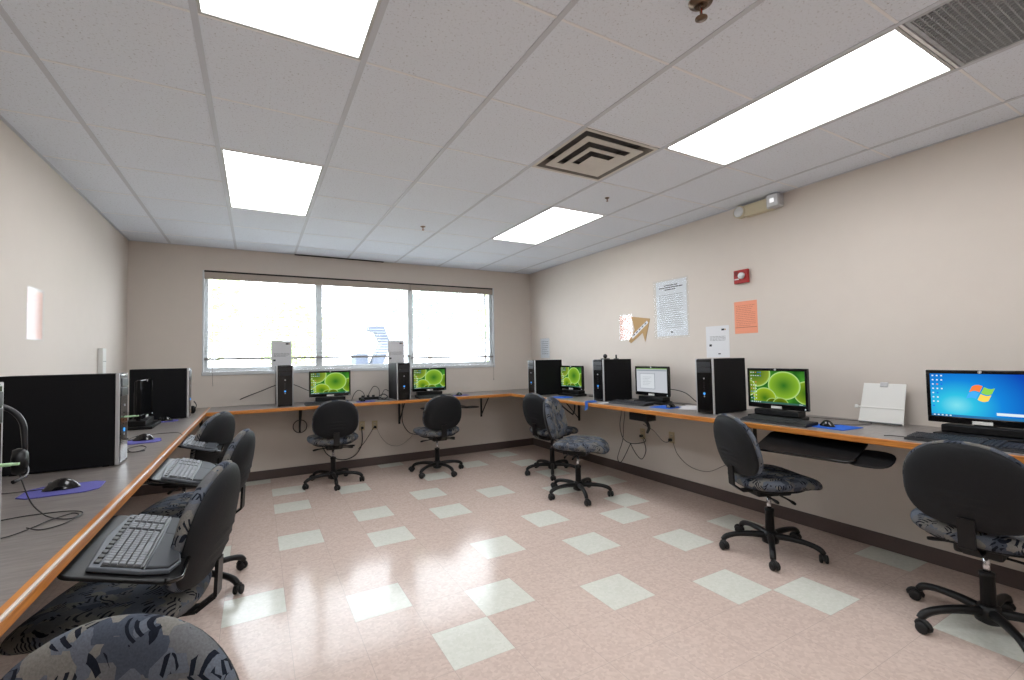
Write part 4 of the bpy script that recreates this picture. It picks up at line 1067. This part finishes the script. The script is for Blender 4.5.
# peach glossy sheet and tan arrow
t = sheet('paper_notice', 'peach sheet in a shiny sleeve left of the tan paper arrow', 'notice', 'R', 3.985, 1.54, 0.20, 0.28, 'peach', textlines(-0.08, 0.08, 0.24, 0.04, 0.02, 0.004), lm='inkorange')
MB().box(-0.108, 0.108, -0.004, -0.0025, -0.006, 0.288).build('plastic_sleeve', M['sleeveshiny'], t)
t = thing('paper_arrow', 'tan paper arrow pointing up and right with a white strip', 'sign', (XR-0.0006, 3.76, 1.66), -PI/2)
A = [(-0.175, -0.14), (-0.08, -0.015), (-0.125, 0.14), (0.155, 0.095), (0.075, -0.155), (0.04, -0.055), (-0.145, -0.165)]
MB().prism(A, -0.004, 0, 'y').build('arrow_card', M['gold'], t)
Bp = [(-0.135, -0.085), (0.11, 0.075), (0.13, 0.05), (-0.115, -0.115)]
MB().prism(Bp, -0.0055, -0.004, 'y').build('white_strip', M['paper'], t)
mb = MB()
for k in range(5):
    a = -0.10+k*0.044; b = -0.078+k*0.0285
    mt = Matrix.Translation((a, 0, b)) @ Matrix.Rotation(-math.atan2(0.16, 0.245), 4, 'Y')
    mb.box(0, 0.028, -0.0062, -0.0055, -0.006, 0.006, mtx=mt)
mb.build('lettering', M['ink'], t)
# shiny sheet in far corner of right wall
t = sheet('paper_notice', 'narrow shiny sleeved sheet on the right wall above the far corner tower', 'notice', 'R', 5.70, 1.34, 0.235, 0.29, 'paper', textlines(-0.09, 0.09, 0.24, 0.04, 0.03, 0.006))
MB().box(-0.12, 0.12, -0.004, -0.0025, -0.006, 0.298).build('plastic_sleeve', M['sleeveshiny'], t)
# left wall sheet in sleeve and small white plate
t = sheet('paper_notice', 'peach sheet in a shiny sleeve on the left wall', 'notice', 'L', 3.82, 1.53, 0.215, 0.29, 'peach', textlines(-0.08, 0.09, 0.25, 0.04, 0.02, 0.004), lm='inkorange')
MB().box(-0.125, 0.115, -0.005, -0.003, -0.008, 0.302).build('plastic_sleeve', M['sleeveshiny'], t)
t = thing('wall_box', 'slim white box on the left wall above the tower', 'wall box', (XL+0.0005, 5.14, 1.29), PI/2)
MB().box(-0.05, 0.05, -0.035, 0, 0, 0.215, 0.004).build('box_cover', M['white'], t)
MB().box(-0.04, 0.04, -0.037, -0.034, 0.10, 0.104).build('seam', M['greyp'], t)
# fire alarm
t = thing('fire_alarm', 'red fire alarm horn strobe on the right wall', 'fire alarm', (XR-0.0005, 2.505, 2.035), -PI/2)
MB().box(-0.068, 0.068, -0.03, 0, -0.06, 0.06, 0.006).build('alarm_body', M['red'], t)
MB().lathe([(0.030, 0), (0.028, 0.02), (0.016, 0.030), (0.004, 0.032)], 18, Matrix.Translation((0.012, -0.028, 0.004)) @ Matrix.Rotation(PI/2, 4, 'X')).build('strobe_lens', M['clearwhite'], t)
MB().box(-0.058, -0.016, -0.033, -0.029, -0.026, -0.017).build('white_lettering', M['paper'], t)
mb = MB()
for k in range(4): mb.box(-0.055, -0.025, -0.032, -0.0295, 0.012+k*0.010, 0.016+k*0.010)
mb.build('horn_slots', M['slot'], t)
# emergency light
t = thing('emergency_light', 'cream twin head emergency light high on the right wall', 'emergency light', (XR-0.0005, 2.31, 2.545), -PI/2)
MB().box(-0.12, 0.13, -0.07, 0, -0.005, 0.095, 0.01).build('battery_box', M['cream'], t)
R0 = Matrix.Translation((-0.155, -0.05, 0.045)) @ Matrix.Rotation(PI/2, 4, 'X') 
MB().lathe([(0.030, -0.035), (0.052, -0.02), (0.054, 0.03), (0.048, 0.034)], 22, R0).build('lamp_head', M['cream'], t)
MB().lathe([(0.046, 0.0345), (0.040, 0.040), (0.004, 0.044)], 22, R0).build('lamp_lens', M['clearwhite'], t)
MB().box(0.09, 0.20, -0.085, -0.01, -0.002, 0.112, 0.012).build('lamp_head', M['silver'], t)
MB().box(0.10, 0.19, -0.092, -0.084, 0.008, 0.102, 0.006).build('lamp_lens', M['clearwhite'], t)
MB().box(0.128, 0.162, -0.0945, -0.0915, 0.038, 0.072, 0.003).build('bulb_reflector', emat('reflector_glint', (1, 1, 1, 1), 0.9), t)  # reflector's glint painted in as a glow of its own

# ------------------------------------------------------------ desk objects
# document stand
t = thing('document_stand', 'white plastic document stand leaning back on the right worktop', 'document stand', (3.62, 1.475, Z1), -PI/2+0.02)
tl = math.radians(-20)
R0 = Matrix.Rotation(tl, 4, 'X')
MB().prism([(-0.125, 0.0), (0.125, 0.0), (0.118, 0.28), (-0.118, 0.28)], -0.006, 0.0, 'y', 0.001, mtx=R0).build('stand_panel', M['white'], t)
MB().box(-0.12, 0.12, -0.016, 0.0, 0.002, 0.010, 0.002, mtx=R0).build('paper_ledge', M['greyp'], t)
MB().box(-0.15, 0.125, -0.010, -0.005, 0.105, 0.115, 0.001, mtx=R0).build('line_guide', M['white'], t)
MB().box(-0.155, -0.135, -0.014, -0.004, 0.098, 0.122, 0.002, mtx=R0).build('guide_slider', M['white'], t)
MB().box(-0.022, 0.022, -0.013, 0.002, 0.255, 0.288, 0.003, mtx=R0).build('clip', M['silver'], t)
MB().prism([(-0.05, 0.17), (0.05, 0.17), (0.06, 0.0), (-0.06, 0.0)], 0.0, 0.004, 'y', 0, mtx=Matrix.Translation((0, 0.115, 0)) @ Matrix.Rotation(math.radians(18), 4, 'X')).build('rear_leg', M['silver'], t)
# loose papers
for k, (x, y, r_) in enumerate(((3.44, 2.78, 0.5), (3.50, 2.84, 0.2))):
    MBo = MB(); MBo.prism([(-0.108, -0.14), (0.108, -0.14), (0.108, 0.14), (-0.108, 0.14)], 0, 0.0012, 'z')
    o = MBo.build('paper_sheet', M['paper'], None, (x, y, Z1+0.0004+0.0022*k), (0, 0, r_))
    tag(o, ['lower loose white paper sheet beside the tower under the wall notice', 'top loose white paper sheet beside the tower under the wall notice'][k], 'paper', 'loose papers on the right worktop')
# small white folded card by blue strap
o = MB().prism([(-0.05, -0.035), (0.05, -0.04), (0.055, 0.03), (-0.045, 0.04)], 0, 0.006, 'z', 0.001).build('paper_pack', M['paper'], None, (3.12, 3.66, Z1), (0, 0, 0.3))
tag(o, 'small white folded paper in front of the tower with gadgets', 'paper')
# blue strap hanging over the edge
t = thing('blue_strap', 'bright blue strap draped over the oak edge of the right worktop', 'strap', (ERX, 3.80, Z1))
mb = MB()
for q in (0, 0.022):
    mb.tube([(0.14, 0.07-q, 0.006), (0.08, 0.03+q, 0.008), (0.0, 0.0+q, 0.010), (-0.012, -0.005+q, -0.01), (-0.014, -0.01+q, -0.05), (-0.014, 0.02+q*0.5, -0.075)], 0.008, 6, 5)
mb.build('strap_band', M['bluecloth'], t)
MB().box(0.02, 0.12, -0.01, 0.07, 0.0, 0.012, 0.004).build('strap_fold', M['bluecloth'], t)
# gadgets on the tower
t = thing('webcam', 'small black webcam on top of the tower at the right wall', 'webcam', (3.30, 3.83, DT+0.45), -PI/2)
MB().box(-0.03, 0.03, -0.04, 0.04, 0, 0.010, 0.003).build('clip_base', M['black'], t)
MB().lathe([(0.010, -0.022), (0.021, -0.012), (0.024, 0.0), (0.021, 0.012), (0.008, 0.02)], 16, Matrix.Translation((0.0, 0.0, 0.034)) @ Matrix.Rotation(PI/2, 4, 'X')).build('camera_head', M['blackgloss'], t)
t = thing('usb_adapter', 'upright black usb adapter beside the webcam on the tower', 'adapter', (3.42, 3.79, DT+0.45), -PI/2)
MB().box(-0.02, 0.02, -0.02, 0.02, 0, 0.008, 0.002).build('adapter_base', M['black'], t)
MB().box(-0.009, 0.009, -0.006, 0.006, 0.008, 0.048, 0.003).build('adapter_body', M['blackgloss'], t)
# green usb sticks
for (x, y, l) in ((-0.6175, 1.745, 'pale green usb stick in the tower at the left edge'), (-0.5805, 2.985, 'pale green usb stick in the side on tower')):
    t = thing('usb_stick', l, 'usb stick', (x, y, 1.095), -PI/2, 'pale green usb sticks')
    MB().box(-0.008, 0.008, 0.0, 0.045, 0.0, 0.008, 0.002).build('stick_body', M['green'], t)
    MB().box(-0.006, 0.006, 0.044, 0.058, 0.001, 0.007, 0.001).build('stick_cap', M['green'], t)
    t.rotation_euler = (0, 0, -PI/2)
# headsets
def headset(label, loc, rot, folded=False):
    t = thing('headset', label, 'headset', loc, 0, 'black headsets'); t.rotation_euler = rot
    pts = [(0.075*math.cos(a), 0, 0.09+0.085*math.sin(a)) for a in [PI*k/10 for k in range(11)]]
    pts = [(0.078, 0, 0.03)]+pts+[(-0.078, 0, 0.03)]
    MB().tube(pts, [0.006]+[0.008]*(len(pts)-2)+[0.006], 8, 3).build('headband', M['darkgrey'], t)
    for s in (-1, 1):
        R0 = Matrix.Translation((s*0.072, 0, 0.0)) @ Matrix.Rotation(s*PI/2, 4, 'Y')
        ec = MB().lathe([(0.020, -0.022), (0.036, -0.020), (0.040, -0.008), (0.038, 0.006), (0.024, 0.014)], 20, R0).build('ear_cup', M['black'], t)
    MB().tube([(0.082, 0.0, -0.01), (0.085, -0.05, -0.035), (0.06, -0.09, -0.045)], [0.004, 0.0035, 0.006], 6, 4).build('microphone', M['darkgrey'], t)
    return t
headset('black headset with grey headband hanging behind the tower at the left edge', (-0.69, 1.935, 1.075), (0, 0, 0.25))
headset('black headset lying in the far left corner of the worktops', (-0.60, 5.40, DT+0.042), (-PI/2+0.15, 0, 0.4))
for k, (x, y, z_) in enumerate([(-0.84, 3.52, 0)]):
    headset('black headset leaning behind the side on tower at left', (x, y+0.30, DT+0.042), (-0.15, 0, 1.1))
# power strip between window computers
t = thing('power_strip', 'black power strip lying between the window computers', 'power strip', (1.22, 5.83, Z1), 0.1)
MB().box(-0.12, 0.12, -0.022, 0.022, 0, 0.032, 0.005).build('strip_body', M['black'], t)
for k in range(3): MB().box(-0.09+k*0.065, -0.06+k*0.065, -0.014, 0.014, 0.032, 0.055, 0.004).build('plug', M['cable'], t)

# ------------------------------------------------------------ outdoors
g = MB().box(-40, 60, YB+0.6, 70, -0.5, -0.4).build('yard_ground', M['yard']); g['kind'] = 'structure'
def tree(x, y, h_, r_, m, label, n=900, seed=1):
    t = thing('garden_tree', label, 'tree', (x, y, -0.4), 0, 'trees outside the window')
    rn_ = random.Random(seed)
    mb = MB(); mb.tube([(0, 0, 0), (0.05, 0, h_*0.35), (-0.03, 0.05, h_*0.7)], [0.12, 0.09, 0.05], 8, 4)
    for k in range(6):
        a = rn_.random()*2*PI; z = h_*(0.35+0.06*k)
        mb.tube([(0, 0, z), (math.cos(a)*r_*0.4, math.sin(a)*r_*0.4, z+0.3), (math.cos(a)*r_*0.75, math.sin(a)*r_*0.75, z+0.7)], [0.04, 0.025, 0.01], 6, 3)
    mb.build('trunk', M['bark'], t)
    mb = MB()
    for k in range(n):
        th = rn_.random()*2*PI; ph = math.acos(2*rn_.random()-1); rr = r_*(0.35+0.65*rn_.random()**0.5)
        c_ = Vector((rr*math.sin(ph)*math.cos(th), rr*math.sin(ph)*math.sin(th), h_*0.66+rr*math.cos(ph)*0.85))
        s_ = 0.10+rn_.random()*0.12
        rot = Matrix.Rotation(rn_.random()*6, 3, 'X') @ Matrix.Rotation(rn_.random()*6, 3, 'Z')
        vs = [c_+rot @ Vector(p)*s_ for p in ((-0.5, 0, 0), (0, -1, 0.1), (0.5, 0, 0), (0, 1, 0.1))]
        mb._add(vs, [(0, 1, 2, 3)])
    tag(mb.build('foliage', m, t), kind='stuff')
tree(-2.2, 19, 5.2, 2.2, M['leafA'], 'leafy tree outside the left pane of the window', seed=2)
tree(1.6, 24, 4.6, 2.0, M['leafA'], 'smaller tree outside behind the left mullion', seed=3)
tree(7.2, 21, 6.2, 2.0, M['leafB'], 'blue green tree outside just right of the second mullion', seed=4)
tree(12.4, 22, 6.0, 2.3, M['leafA'], 'tree outside the right pane of the window', seed=5)
def bush(x, y, r_, label, seed):
    t = thing('garden_bush', label, 'bush', (x, y, -0.4), 0, 'bushes outside the window')
    rn_ = random.Random(seed)
    mb = MB()
    for k in range(5): 
        a = rn_.random()*6; mb.tube([(0, 0, 0), (math.cos(a)*r_*0.3, math.sin(a)*r_*0.3, r_*0.5), (math.cos(a)*r_*0.6, math.sin(a)*r_*0.6, r_*0.9)], [0.03, 0.02, 0.01], 6, 3)
    mb.build('stems', M['bark'], t)
    mb = MB()
    for k in range(500):
        th = rn_.random()*2*PI; rr = r_*rn_.random()**0.5; z = rn_.random()*r_*1.3*(1-(rr/r_)**2*0.6)+0.05
        c_ = Vector((rr*math.cos(th), rr*math.sin(th), z)); s_ = 0.06+rn_.random()*0.07
        rot = Matrix.Rotation(rn_.random()*6, 3, 'X') @ Matrix.Rotation(rn_.random()*6, 3, 'Z')
        mb._add([c_+rot @ Vector(p)*s_ for p in ((-0.5, 0, 0), (0, -1, 0.1), (0.5, 0, 0), (0, 1, 0.1))], [(0, 1, 2, 3)])
    tag(mb.build('foliage', M['leafA'], t), kind='stuff')
bush(0.7, 12.9, 1.15, 'low leafy bush outside behind the left window notice', 11)
bush(-1.6, 11.8, 1.1, 'low leafy bush outside at the left end of the window', 12)
bush(6.6, 13.5, 1.25, 'low leafy bush outside at the right end of the window', 13)
bush(2.3, 14.6, 1.3, 'bushy shrub outside left of the slanting timber frame', 14)
# slanting blue grey structure outside
t = thing('play_slide', 'blue grey slanting garden slide seen outside through the middle pane', 'slide', (2.36, 11.2, -0.4), 0)
MB().prism([(-0.05, 1.6), (0.22, 1.6), (0.41, 2.12), (0.40, 2.2), (0.26, 2.56), (-0.07, 2.55), (-0.09, 2.45), (0.10, 2.40), (0.20, 2.16)], -0.4, 0.0, 'y').build('slide_side', M['slate'], t)
MB().box(-0.04, 0.18, -0.35, -0.05, 0.0, 1.7, 0.01).build('support_post', M['slate'], t)
MB().box(-0.36, -0.08, -0.3, 0.3, 0.0, 1.92, 0.02).build('lower_platform', M['slate'], t)
